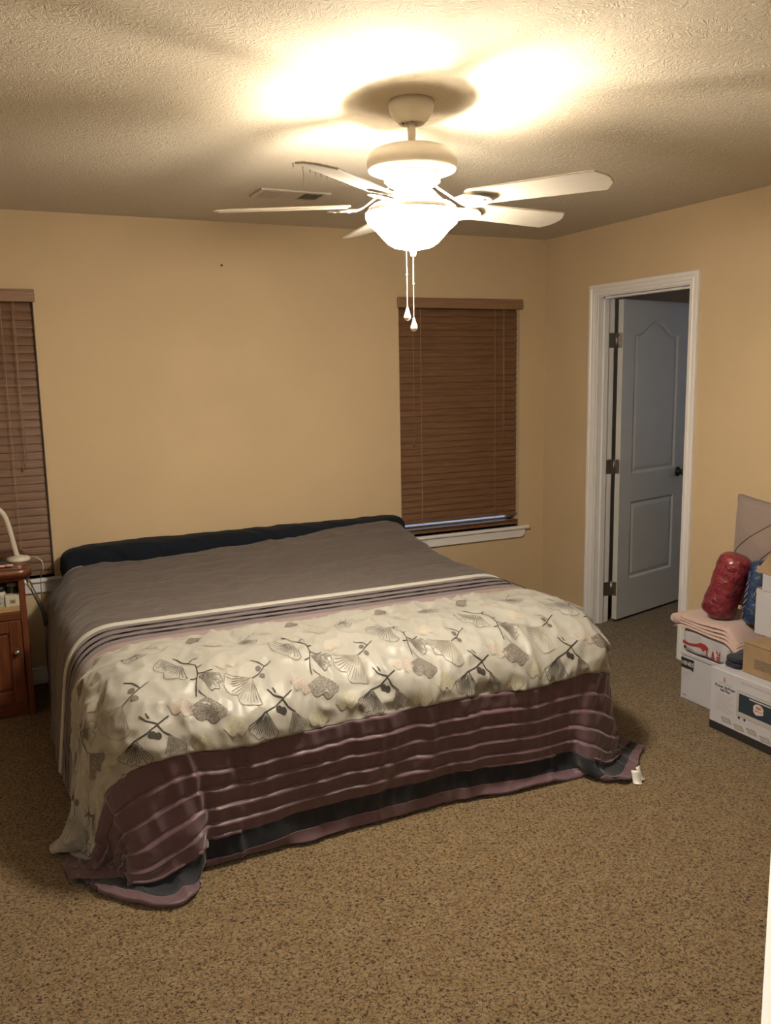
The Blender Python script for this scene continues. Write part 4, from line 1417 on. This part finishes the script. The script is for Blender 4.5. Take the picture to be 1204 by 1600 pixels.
# appliance box with an oven on its front
BX, BY0, BY1, BH = -0.56, -2.66, -2.068, 0.288
bl = (-0.31, -2.36, 0)
ob = thing('appliance_box', 'large white appliance box with a toaster oven picture, lowest on the floor', 'box', bl)
boxes('carton', [((BX - bl[0], BY0 - bl[1], 0), (-0.035 - bl[0], BY1 - bl[1], BH))], M['carton_white'], ob, bev=0.003)
fx = BX - 0.0002
on_face(ob, bl, fx, (BY0 + BY1) / 2, 0.0205, rect_me(abs(BY0 - BY1) - 0.004, 0.036), M['print_black'], 'dark_base_stripe')
on_face(ob, bl, fx, -2.148, 0.245, text_me('E', 0.030), M['print_red'], 'logo_letter')
on_face(ob, bl, fx, -2.152, 0.228, text_me('EMERIL LAGASSE', 0.0105), M['print_lgrey'], 'lettering')
on_face(ob, bl, fx, -2.152, 0.212, text_me('Power AirFryer', 0.0175, bold=0.0004), M['print_black'], 'lettering')
on_face(ob, bl, fx, -2.152, 0.196, text_me('360 Plus', 0.0165, bold=0.0004), M['print_black'], 'lettering')
on_face(ob, bl, fx, -2.315, 0.264, text_me('AIR FRYER TOASTER OVEN', 0.0125), M['print_lgrey'], 'lettering')
for k in range(8):
    wl = 0.10 * (1 - 0.25 * ((k * 7) % 3) / 2)
    on_face(ob, bl, fx, -2.102 - wl / 2, 0.176 - 0.0105 * k, rect_me(wl, 0.0026), M['print_lgrey'], 'small_print_line')
oven = on_face(ob, bl, fx, -2.335, 0.168, rect_me(0.232, 0.118), M['print_lgrey'], 'oven_picture')
def on_oven(x, y, me, mat, name, z=0.0004):
    o = obj(name, me, mat, oven)
    o.location = (x, y, z)
    return o
on_oven(0, 0.005, rect_me(0.208, 0.082), plain('dark_screen_ink', (0.035, 0.05, 0.075), 0.35), 'oven_window')
on_oven(0, -0.047, rect_me(0.224, 0.014), plain('silver_ink', (0.50, 0.49, 0.50), 0.4), 'oven_trim')
on_oven(0.0, 0.050, rect_me(0.224, 0.008), plain('silver_ink_top', (0.55, 0.54, 0.55), 0.4), 'oven_trim')
on_oven(0.02, 0.038, rect_me(0.14, 0.006), plain('silver_handle_ink', (0.55, 0.55, 0.56), 0.4), 'oven_handle', 0.0008)
on_oven(-0.10, -0.064, rect_me(0.012, 0.010), M['print_black'], 'oven_foot')
on_oven(-0.07, -0.064, rect_me(0.010, 0.010), M['print_black'], 'oven_foot')
bub = []
for k in range(20):
    a = 2 * math.pi * k / 20
    bub.append((0.026 * math.cos(a) * (1.1 if k % 5 else 0.95), 0.026 * math.sin(a)))
bub = [(x, y) for x, y in bub if not (y < -0.018 and x > -0.002)] 
badge = on_oven(0.0, 0.004, rect_me(0, 0, 0.0004, bub + []), plain('white_ink', (0.70, 0.62, 0.60), 0.5), 'badge', 0.0009)
o = obj('badge_lettering', text_me('360', 0.019, bold=0.0004), M['print_red'], oven, (0.0, 0.013, 0.0016))
o = obj('badge_lettering', text_me('Quick Cook', 0.0085), M['print_red'], oven, (0.0, -0.001, 0.0016))
for k, (yy, zz) in enumerate(((-2.165, 0.066), (-2.235, 0.058), (-2.305, 0.064), (-2.375, 0.056))):
    q = on_face(ob, bl, fx, yy, zz, rect_me(0, 0, 0.0003, [(-0.030, 0.009), (0.018, 0.012), (0.032, -0.009), (-0.016, -0.012)]), M['print_grey'], 'tray_picture')
    o = obj('tray_picture_inside', rect_me(0, 0, 0.0003, [(-0.024, 0.0065), (0.015, 0.009), (0.026, -0.0065), (-0.013, -0.009)]), M['print_lgrey'], q, (0, 0, 0.0004))

# white file carton beside it
c1 = (-0.21, -1.90, 0)
fb = thing('file_carton', 'white carton with a black flag label, under the red-printed pack', 'box', c1)
boxes('carton', [((-0.41 - c1[0], -2.06 - c1[1], 0), (-0.025 - c1[0], -1.735 - c1[1], 0.222))], M['carton_white'], fb, bev=0.003)
boxes('lid', [((-0.414 - c1[0], -2.062 - c1[1], 0.2225), (-0.021 - c1[0], -1.731 - c1[1], 0.240))], M['carton_white'], fb, bev=0.002)
flag = on_face(fb, c1, -0.4102, -1.776, 0.183, rect_me(0, 0, 0.0004, [(-0.042, 0.026), (0.042, 0.026), (0.040, -0.032), (0.02, -0.024), (-0.01, -0.026), (-0.042, -0.024)]), M['print_black'], 'flag_label')
o = obj('flag_lettering', text_me('HINES', 0.029, bold=0.0005), M['carton_white'], flag, (0, 0.0, 0.0006))
for k in range(3):
    on_face(fb, c1, -0.4102, -1.775 + 0.008 * k, 0.138 - 0.009 * k, rect_me(0.055 - 0.012 * k, 0.002), M['print_lgrey'], 'small_print_line')
on_face(fb, c1, -0.4102, -1.765, 0.022, rect_me(0.026, 0.006), M['print_grey'], 'small_print_line')

# soft white pack with red figures on the file carton
def soft_block(name, dims, mat, seed, amp=0.006, n=22, power=6.0, parent=None, loc=None, rot=None):
    """rounded, slightly crumpled block"""
    bm = bmesh.new()
    bmesh.ops.create_cube(bm, size=2)
    bmesh.ops.subdivide_edges(bm, edges=bm.edges[:], cuts=n, use_grid_fill=True)
    rs_ = np.random.RandomState(seed)
    ph = rs_.rand(6) * 6
    for v_ in bm.verts:
        c = v_.co
        l = (abs(c.x) ** power + abs(c.y) ** power + abs(c.z) ** power) ** (1 / power)
        d = c / l
        w_ = amp * (math.sin(d.x * 9 + ph[0] + 3 * d.z) * math.sin(d.y * 8 + ph[1]) + 0.6 * math.sin(d.z * 13 + ph[2] + d.y * 7) * math.sin(d.x * 15 + ph[3]))
        v_.co = Vector((d.x * dims[0] / 2, d.y * dims[1] / 2, d.z * dims[2] / 2)) + d * w_
    return obj(name, bm_mesh(bm, name, True), mat, parent, loc, rot)
pk_l = (-0.245, -1.885, 0.2435)
pk = thing('wrapped_pack', 'white plastic-wrapped pack printed with red figures, under the pink towel', 'pack', pk_l)
soft_block('wrapper', (0.35, 0.30, 0.118), plain('white_film', (0.59, 0.58, 0.63), 0.3, noise=0.03, bump=0.1, bscale=20), 5, 0.0025, 22, 9.0, pk, (0, 0, 0.0600))
PXF = -0.4225
arc = [(-0.085, 0.005), (-0.045, -0.002), (0.000, 0.006), (0.030, 0.019), (0.058, 0.018), (0.080, 0.004), (0.058, -0.010), (0.045, -0.020), (0.028, -0.004), (0.0, -0.006), (-0.045, -0.013), (-0.085, -0.012)]
def pk_face(y, z, me, mat, name):
    return on_face(pk, pk_l, PXF, y, z, me, mat, name)
pk_face(-1.838, 0.297, rect_me(0, 0, 0.0004, arc), M['print_red'], 'red_swoosh')
pk_face(-1.768, 0.268, text_me('42', 0.021, bold=0.0005), M['print_black'], 'lettering')
for k in range(2):
    pk_face(-1.80, 0.270 - 0.010 * k, rect_me(0.035, 0.002), M['print_lgrey'], 'small_print_line')
fig_me = []
def figure(kind):
    bm = bmesh.new()
    def poly(pts):
        bm.faces.new([bm.verts.new((a, b_, 0.0)) for a, b_ in pts])
    def circ(cx_, cy_, r_):
        poly([(cx_ + r_ * math.cos(2 * math.pi * k / 10), cy_ + r_ * math.sin(2 * math.pi * k / 10)) for k in range(10)])
    if kind == 0:      # standing
        circ(0, 0.026, 0.005)
        poly([(-0.004, 0.020), (0.004, 0.020), (0.003, 0.002), (-0.003, 0.002)])
        poly([(0.004, 0.019), (0.012, 0.010), (0.010, 0.008), (0.003, 0.014)])
        poly([(-0.003, 0.002), (0.0, 0.002), (-0.005, -0.024), (-0.008, -0.024)])
        poly([(0.0, 0.002), (0.003, 0.002), (0.008, -0.024), (0.005, -0.024)])
    elif kind == 1:    # sitting
        circ(0, 0.014, 0.005)
        poly([(-0.005, 0.008), (0.005, 0.008), (0.008, -0.004), (-0.008, -0.004)])
        poly([(-0.009, -0.006), (0.010, -0.006), (0.011, -0.018), (-0.010, -0.018)])
    else:              # by a chair
        circ(-0.010, 0.018, 0.0045)
        poly([(-0.008, 0.012), (0.010, 0.008), (0.010, 0.004), (-0.006, 0.006)])
        poly([(0.008, 0.024), (0.012, 0.024), (0.010, -0.024), (0.006, -0.024)])
        poly([(-0.010, -0.002), (0.007, -0.002), (0.007, -0.010), (-0.010, -0.010)])
        poly([(-0.010, -0.013), (0.006, -0.013), (0.006, -0.024), (-0.006, -0.024)])
    return bm_mesh(bm, 'red_figure')
for y, z, k in ((-1.906, 0.276, 0), (-1.943, 0.276, 1), (-1.975, 0.281, 2)):
    pk_face(y, z, figure(k), M['print_red'], 'red_figure')

# folded pink towel: four soft layers drooping towards the camera
M['pink'] = fabric('pink_terry', (0.56, 0.40, 0.37), (0.66, 0.49, 0.455), 0.95, 240, 0.6, 0.4)
M['pinkline'] = plain('towel_edge_shadow', (0.28, 0.15, 0.14), 0.9)
tw_l = (-0.25, -1.86, 0.3645)
tww = thing('folded_towel', 'folded pink towel lying on the red-printed pack', 'towel', tw_l)
def towel_layer(k, n):
    nu_, nv_ = 44, 14
    ln_, wd_ = 0.395 - 0.006 * k, 0.36 - 0.012 * k
    th = 0.0135
    G = np.zeros((nu_, nv_, 3))
    top = []
    for side in (1, -1):
        pass
    verts, faces = [], []
    for side in (1, 0):
        for i in range(nu_):
            u_ = i / (nu_ - 1)
            yy = 0.165 - ln_ * u_
            for j in range(nv_):
                v_ = j / (nv_ - 1)
                xx = -wd_ / 2 - 0.006 + wd_ * v_
                e = min(1.0, min(u_, 1 - u_) * 12, ) ** 0.5 * min(1.0, min(v_, 1 - v_) * 9 + 0.02) ** 0.5
                drop = 0.050 * max(0, (u_ - 0.80) / 0.20) ** 1.6 + 0.012 * max(0, (0.12 - u_) / 0.12) ** 2 + 0.010 * max(0, (0.15 - v_) / 0.15) ** 2
                wv = 0.004 * math.sin(6.3 * u_ + k * 0.9) * (1 - v_)
                zz = 0.006 + (k + 0.5) * th + wv - drop + (0.5 * th * e if side else -0.5 * th * e)
                verts.append((xx, yy, zz))
    o2 = nu_ * nv_
    for i in range(nu_ - 1):
        for j in range(nv_ - 1):
            a = i * nv_ + j
            faces.append((a, a + 1, a + nv_ + 1, a + nv_))
            faces.append((o2 + a, o2 + a + nv_, o2 + a + nv_ + 1, o2 + a + 1))
    for i in range(nu_ - 1):
        for j in (0, nv_ - 1):
            a = i * nv_ + j
            faces.append((a, a + nv_, o2 + a + nv_, o2 + a))
    for j in range(nv_ - 1):
        for i in (0, nu_ - 1):
            a = i * nv_ + j
            faces.append((a, a + 1, o2 + a + 1, o2 + a))
    me = mesh('fold', verts, faces, True)
    bm_ = bmesh.new()
    bm_.from_mesh(me)
    bmesh.ops.recalc_face_normals(bm_, faces=bm_.faces)
    bm_.to_mesh(me)
    bm_.free()
    return obj('fold', me, M['pink'], tww)
for k in range(4):
    towel_layer(k, 4)
# rounded fold that closes the left end
pts = [(-0.184 + 0.30 * i / 8, 0.156, 0.032) for i in range(9)]
fo = tube('fold_edge', pts, 0.0265, M['pink'], tww, 16)

# throw pillow leaning on the wall
def pillow_me(name, w_, h_, t_, n=48):
    vs, fs = [], []
    for side in (1, -1):
        for i in range(n + 1):
            for j in range(n + 1):
                a, b_ = 2 * i / n - 1, 2 * j / n - 1
                pin = 1 - 0.07 * (1 - a * a) * abs(b_) ** 3
                pin2 = 1 - 0.07 * (1 - b_ * b_) * abs(a) ** 3
                th = (max(0, 1 - abs(a) ** 2.6) * max(0, 1 - abs(b_) ** 2.6)) ** 0.42
                wr_ = 0.004 * math.sin(a * 7 + b_ * 4) * th + 0.003 * math.sin(b_ * 11 - a * 5) * th
                vs.append((a * w_ / 2 * pin2, side * (t_ / 2 * th) + wr_, b_ * h_ / 2 * pin))
    m_ = (n + 1) ** 2
    for i in range(n):
        for j in range(n):
            q = i * (n + 1) + j
            fs.append((q, q + 1, q + n + 2, q + n + 1))
            fs.append((m_ + q, m_ + q + n + 1, m_ + q + n + 2, m_ + q + 1))
    me = mesh(name, vs, fs, True)
    bm = bmesh.new()
    bm.from_mesh(me)
    bmesh.ops.remove_doubles(bm, verts=bm.verts, dist=0.0004)
    me2 = bm_mesh(bm, name, True)
    return me2
M['mauvepillow'] = fabric('mauve_grey_pillow', (0.30, 0.235, 0.215), (0.365, 0.29, 0.265), 0.85, 350, 0.3, 0.3)
pl = thing('throw_pillow', 'mauve-grey throw pillow with diagonal seams leaning on the wall above the boxes', 'pillow', (-0.098, -2.015, 0.708), (R(4), R(0), R(90)))
pl.rotation_euler = (R(0), R(-3), R(90 + 4))
W_P, H_P, T_P = 0.52, 0.55, 0.17
obj('cover', pillow_me('cover', W_P, H_P, T_P), M['mauvepillow'], pl)
def pill_pt(a, b_, off=0.001):
    th = (max(0, 1 - abs(a) ** 2.6) * max(0, 1 - abs(b_) ** 2.6)) ** 0.42
    return (a * W_P / 2 * (1 - 0.07 * (1 - b_ * b_) * abs(a) ** 3), T_P / 2 * th + off + 0.004 * math.sin(a * 7 + b_ * 4) * th + 0.003 * math.sin(b_ * 11 - a * 5) * th, b_ * H_P / 2 * (1 - 0.07 * (1 - a * a) * abs(b_) ** 3))
per = []
for k in range(97):
    q = k / 96 * 4
    e = q - int(q)
    a, b_ = ((-1 + 2 * e, -1), (1, -1 + 2 * e), (1 - 2 * e, 1), (-1, 1 - 2 * e))[min(int(q), 3)] if k < 96 else (-1, -1)
    r_ = 0.985 if abs(a) > 0.93 and abs(b_) > 0.93 else 1.0
    w0 = 0.004 * math.sin(a * 7 + b_ * 4) * 0 
    per.append((a * r_ * W_P / 2 * (1 - 0.07 * (1 - b_ * b_) * abs(a) ** 3), w0, b_ * r_ * H_P / 2 * (1 - 0.07 * (1 - a * a) * abs(b_) ** 3)))
tube('edge_piping', per, 0.0055, plain('pillow_piping', (0.27, 0.21, 0.195), 0.8), pl, 8)
M['seam'] = plain('pillow_seam', (0.15, 0.11, 0.10), 0.8)
for ln in (((0.90, -0.35), (0.82, 0.02), (0.5, 0.32), (0.1, 0.62), (-0.2, 0.85)), ((0.62, -0.45), (0.2, -0.02), (-0.2, 0.36), (-0.6, 0.75)), ((0.2, -0.6), (-0.3, -0.15), (-0.8, 0.3))):
    c = curve_pts([(a, b_, 0) for a, b_ in ln], 10)
    tube('seam', [pill_pt(p.x, p.y) for p in c], 0.0022, M['seam'], pl, 6)

# shiny red roll and blue roll in clear plastic
def satin_wrap(name, c1, c2, c3):
    m, nt, b_ = new_mat(name)
    tc = node(nt, 'ShaderNodeTexCoord')
    n1 = node(nt, 'ShaderNodeTexNoise')
    n1.inputs['Scale'].default_value = 14
    n1.inputs['Detail'].default_value = 6
    n1.inputs['Distortion'].default_value = 2.5
    nt.links.new(tc.outputs['Object'], n1.inputs['Vector'])
    cr = node(nt, 'ShaderNodeValToRGB')
    e = cr.color_ramp.elements
    e[0].position, e[0].color = 0.32, (*c1, 1)
    e[1].position, e[1].color = 0.72, (*c3, 1)
    k_ = e.new(0.52)
    k_.color = (*c2, 1)
    nt.links.new(n1.outputs['Fac'], cr.inputs['Fac'])
    nt.links.new(cr.outputs['Color'], b_.inputs['Base Color'])
    n2 = node(nt, 'ShaderNodeTexNoise')
    n2.inputs['Scale'].default_value = 38
    n2.inputs['Detail'].default_value = 4
    n2.inputs['Distortion'].default_value = 1.5
    nt.links.new(tc.outputs['Object'], n2.inputs['Vector'])
    bp = node(nt, 'ShaderNodeBump')
    bp.inputs['Strength'].default_value = 0.8
    bp.inputs['Distance'].default_value = 0.01
    nt.links.new(n2.outputs['Fac'], bp.inputs['Height'])
    nt.links.new(bp.outputs['Normal'], b_.inputs['Normal'])
    b_.inputs['Roughness'].default_value = 0.42
    b_.inputs['Coat Weight'].default_value = 0.6
    b_.inputs['Coat Roughness'].default_value = 0.22
    return m
M['redwrap'] = satin_wrap('red_satin_in_plastic', (0.10, 0.010, 0.026), (0.25, 0.018, 0.036), (0.42, 0.05, 0.05))
M['bluewrap'] = satin_wrap('blue_satin_in_plastic', (0.006, 0.020, 0.06), (0.014, 0.05, 0.14), (0.05, 0.13, 0.27))
M['clear'] = plain('clear_plastic_fold', (0.55, 0.38, 0.42), 0.2, spec=0.7)
def roll_me(name, p0, p1, rad, seed, squash=1.0, n=40, m_=44):
    p0, p1 = Vector(p0), Vector(p1)
    ax = (p1 - p0)
    L = ax.length
    ax.normalize()
    e1 = ax.orthogonal().normalized()
    e2 = ax.cross(e1)
    vs, fs = [], []
    for i in range(m_ + 1):
        u_ = i / m_
        r_ = rad * max(0.02, (1 - abs(2 * u_ - 1) ** 12)) ** 0.5 * (1 + 0.015 * math.sin(u_ * 9 + seed))
        for k in range(n):
            a = 2 * math.pi * k / n
            rr_ = r_ * (1 + 0.016 * math.sin(3 * a + u_ * 12 + seed) + 0.016 * math.sin(5 * a - u_ * 23 + seed) + 0.012 * math.sin(u_ * 47 + 2 * a))
            vs.append(p0 + ax * L * u_ + (e1 * math.cos(a) + e2 * math.sin(a) * squash) * rr_)
    for i in range(m_):
        for k in range(n):
            a, b_ = i * n + k, i * n + (k + 1) % n
            fs.append((a, b_, b_ + n, a + n))
    fs.append(tuple(range(n)))
    fs.append(tuple(m_ * n + k for k in range(n)))
    me = mesh(name, vs, fs, True)
    bm = bmesh.new()
    bm.from_mesh(me)
    bmesh.ops.recalc_face_normals(bm, faces=bm.faces)
    bm.to_mesh(me)
    bm.free()
    return me
rd_l = Vector((-0.33, -1.86, 0.43))
rb = thing('red_satin_roll', 'shiny red roll in clear plastic leaning on the pillow above the towel', 'roll', rd_l)
obj('roll', roll_me('roll', Vector((-0.325, -1.858, 0.432)) - rd_l, Vector((-0.275, -1.935, 0.742)) - rd_l, 0.078, 1.0), M['redwrap'], rb)
bb = thing('blue_satin_roll', 'shiny blue roll in clear plastic between the red roll and the open carton', 'roll', (-0.275, -2.045, 0.43))
obj('roll', roll_me('roll', Vector((-0.005, 0.002, 0.0)), Vector((0.035, -0.008, 0.30)), 0.062, 4.2), M['bluewrap'], bb)
rr2 = random.Random(9)
for k in range(7):
    z0 = 0.03 + 0.032 * k
    c = [(-0.064 + 0.036 * z0 / 0.3 + 0.004 * math.sin(j * 2 + k), 0.034 - 0.02 * z0 / 0.3 - 0.006 * j + rr2.uniform(-0.003, 0.003), z0 + 0.012 * j) for j in range(4)]
    tube('plastic_crease', c, [0.0006, 0.0022, 0.0018, 0.0005], M['clear'], bb, 6)

# kraft box on the appliance box, white open carton on top of it, navy cloth beside
kb_l = (-0.30, -2.40, BH)
kx = thing('kraft_box', 'brown cardboard box standing on the appliance box', 'box', kb_l)
boxes('carton', [((-0.50 - kb_l[0], -2.62 - kb_l[1], 0.0005), (-0.21 - kb_l[0], -2.185 - kb_l[1], 0.135))], M['kraft'], kx, bev=0.003)
boxes('flap', [((-0.503 - kb_l[0], -2.622 - kb_l[1], 0.1352), (-0.356 - kb_l[0], -2.183 - kb_l[1], 0.139))], M['kraft'], kx, bev=0.001)
boxes('flap', [((-0.352 - kb_l[0], -2.622 - kb_l[1], 0.1352), (-0.207 - kb_l[0], -2.183 - kb_l[1], 0.139))], M['kraft'], kx, bev=0.001)
on_face(kx, kb_l, -0.5003, -2.30, BH + 0.055, rect_me(0.10, 0.045), plain('box_stamp', (0.22, 0.16, 0.10), 0.8, noise=0.4, nscale=120), 'faded_stamp')
oc_l = (-0.21, -2.30, BH + 0.1395)
oc = thing('open_carton', 'white open-topped carton with raised brown flaps on the kraft box', 'box', oc_l)
x0, x1, y0, y1, hh = -0.365 - oc_l[0], -0.215 - oc_l[0], -2.52 - oc_l[1], -2.122 - oc_l[1], 0.205
def wall_part(name, a, b_):
    return boxes(name, [(a, b_)], M['carton_white'], oc, bev=0.001)
wall_part('side', (x0, y0, 0), (x0 + 0.005, y1, hh))
wall_part('side', (x1 - 0.005, y0, 0), (x1, y1, hh))
wall_part('side', (x0 + 0.005, y1 - 0.005, 0), (x1 - 0.005, y1, hh))
wall_part('side', (x0 + 0.005, y0, 0), (x1 - 0.005, y0 + 0.005, hh))
wall_part('bottom', (x0 + 0.005, y0 + 0.005, 0), (x1 - 0.005, y1 - 0.005, 0.005))
def flap(pts, mat, thick=0.004):
    P_ = [Vector(q) for q in pts]
    nn = (P_[1] - P_[0]).cross(P_[2] - P_[0]).normalized() * thick
    vs = [tuple(q) for q in P_] + [tuple(q + nn) for q in P_]
    n = len(P_)
    fs = [tuple(range(n - 1, -1, -1)), tuple(range(n, 2 * n))] + [(i, (i + 1) % n, (i + 1) % n + n, i + n) for i in range(n)]
    return obj('flap', mesh('flap', vs, fs), mat, oc)
# front flap folded down over the face, back flap and side flap standing up
flap([(x0 - 0.001, y1 - 0.035, hh), (x0 - 0.001, y0, hh), (x0 - 0.006, y0, hh + 0.075), (x0 - 0.006, y1 - 0.04, hh + 0.075)], M['carton_white'])
flap([(x0 - 0.006, y1 + 0.004, hh + 0.0755), (x0 - 0.006, y0, hh + 0.0755), (x0 + 0.055, y0, hh + 0.30), (x0 + 0.055, y1 - 0.150, hh + 0.30)], M['kraft'])
flap([(x0 + 0.01, y1, hh), (x1 - 0.01, y1, hh), (x1 - 0.02, y1 + 0.028, hh - 0.045), (x0 + 0.02, y1 + 0.028, hh - 0.045)], M['kraft'])
flap([(x1 - 0.004, y1 - 0.005, hh), (x1 - 0.004, y0, hh), (x1 + 0.012, y0, hh + 0.21), (x1 + 0.012, y1 - 0.085, hh + 0.21)], M['kraft'])
nv = thing('folded_navy_cloth', 'folded dark navy cloth tucked between the pack and the kraft box', 'cloth', (-0.33, -2.128, BH))
for k in range(2):
    soft_block('fold', (0.36 - 0.01 * k, 0.100, 0.024), fabric('navy_cotton', (0.012, 0.018, 0.032), (0.02, 0.03, 0.05), 0.9), 20 + k, 0.0015, 12, 5.0, nv, (0, 0, 0.0125 + 0.0235 * k))

# overall reflectance of paints, fabrics and card (lowered evenly to keep bounce light weak)
ALB = 0.74
for m_ in bpy.data.materials:
    nt_ = m_.node_tree
    b_ = nt_.nodes.get('Principled BSDF')
    if b_ is None or m_.name in ('window_glass', 'clear_crystal', 'frosted_glass_lit', 'bulb_glass_lit', 'hall_dome_lit', 'frosted_rim_lit'):
        continue
    inp = b_.inputs['Base Color']
    if inp.is_linked:
        src = inp.links[0].from_node
        mul = nt_.nodes.new('ShaderNodeMix')
        mul.data_type = 'RGBA'
        mul.blend_type = 'MULTIPLY'
        mul.inputs[0].default_value = 1.0
        mul.inputs[7].default_value = (ALB, ALB, ALB, 1)
        nt_.links.new(inp.links[0].from_socket, mul.inputs[6])
        nt_.links.new(mul.outputs[2], inp)
    else:
        c_ = inp.default_value
        inp.default_value = (c_[0] * ALB, c_[1] * ALB, c_[2] * ALB, 1)
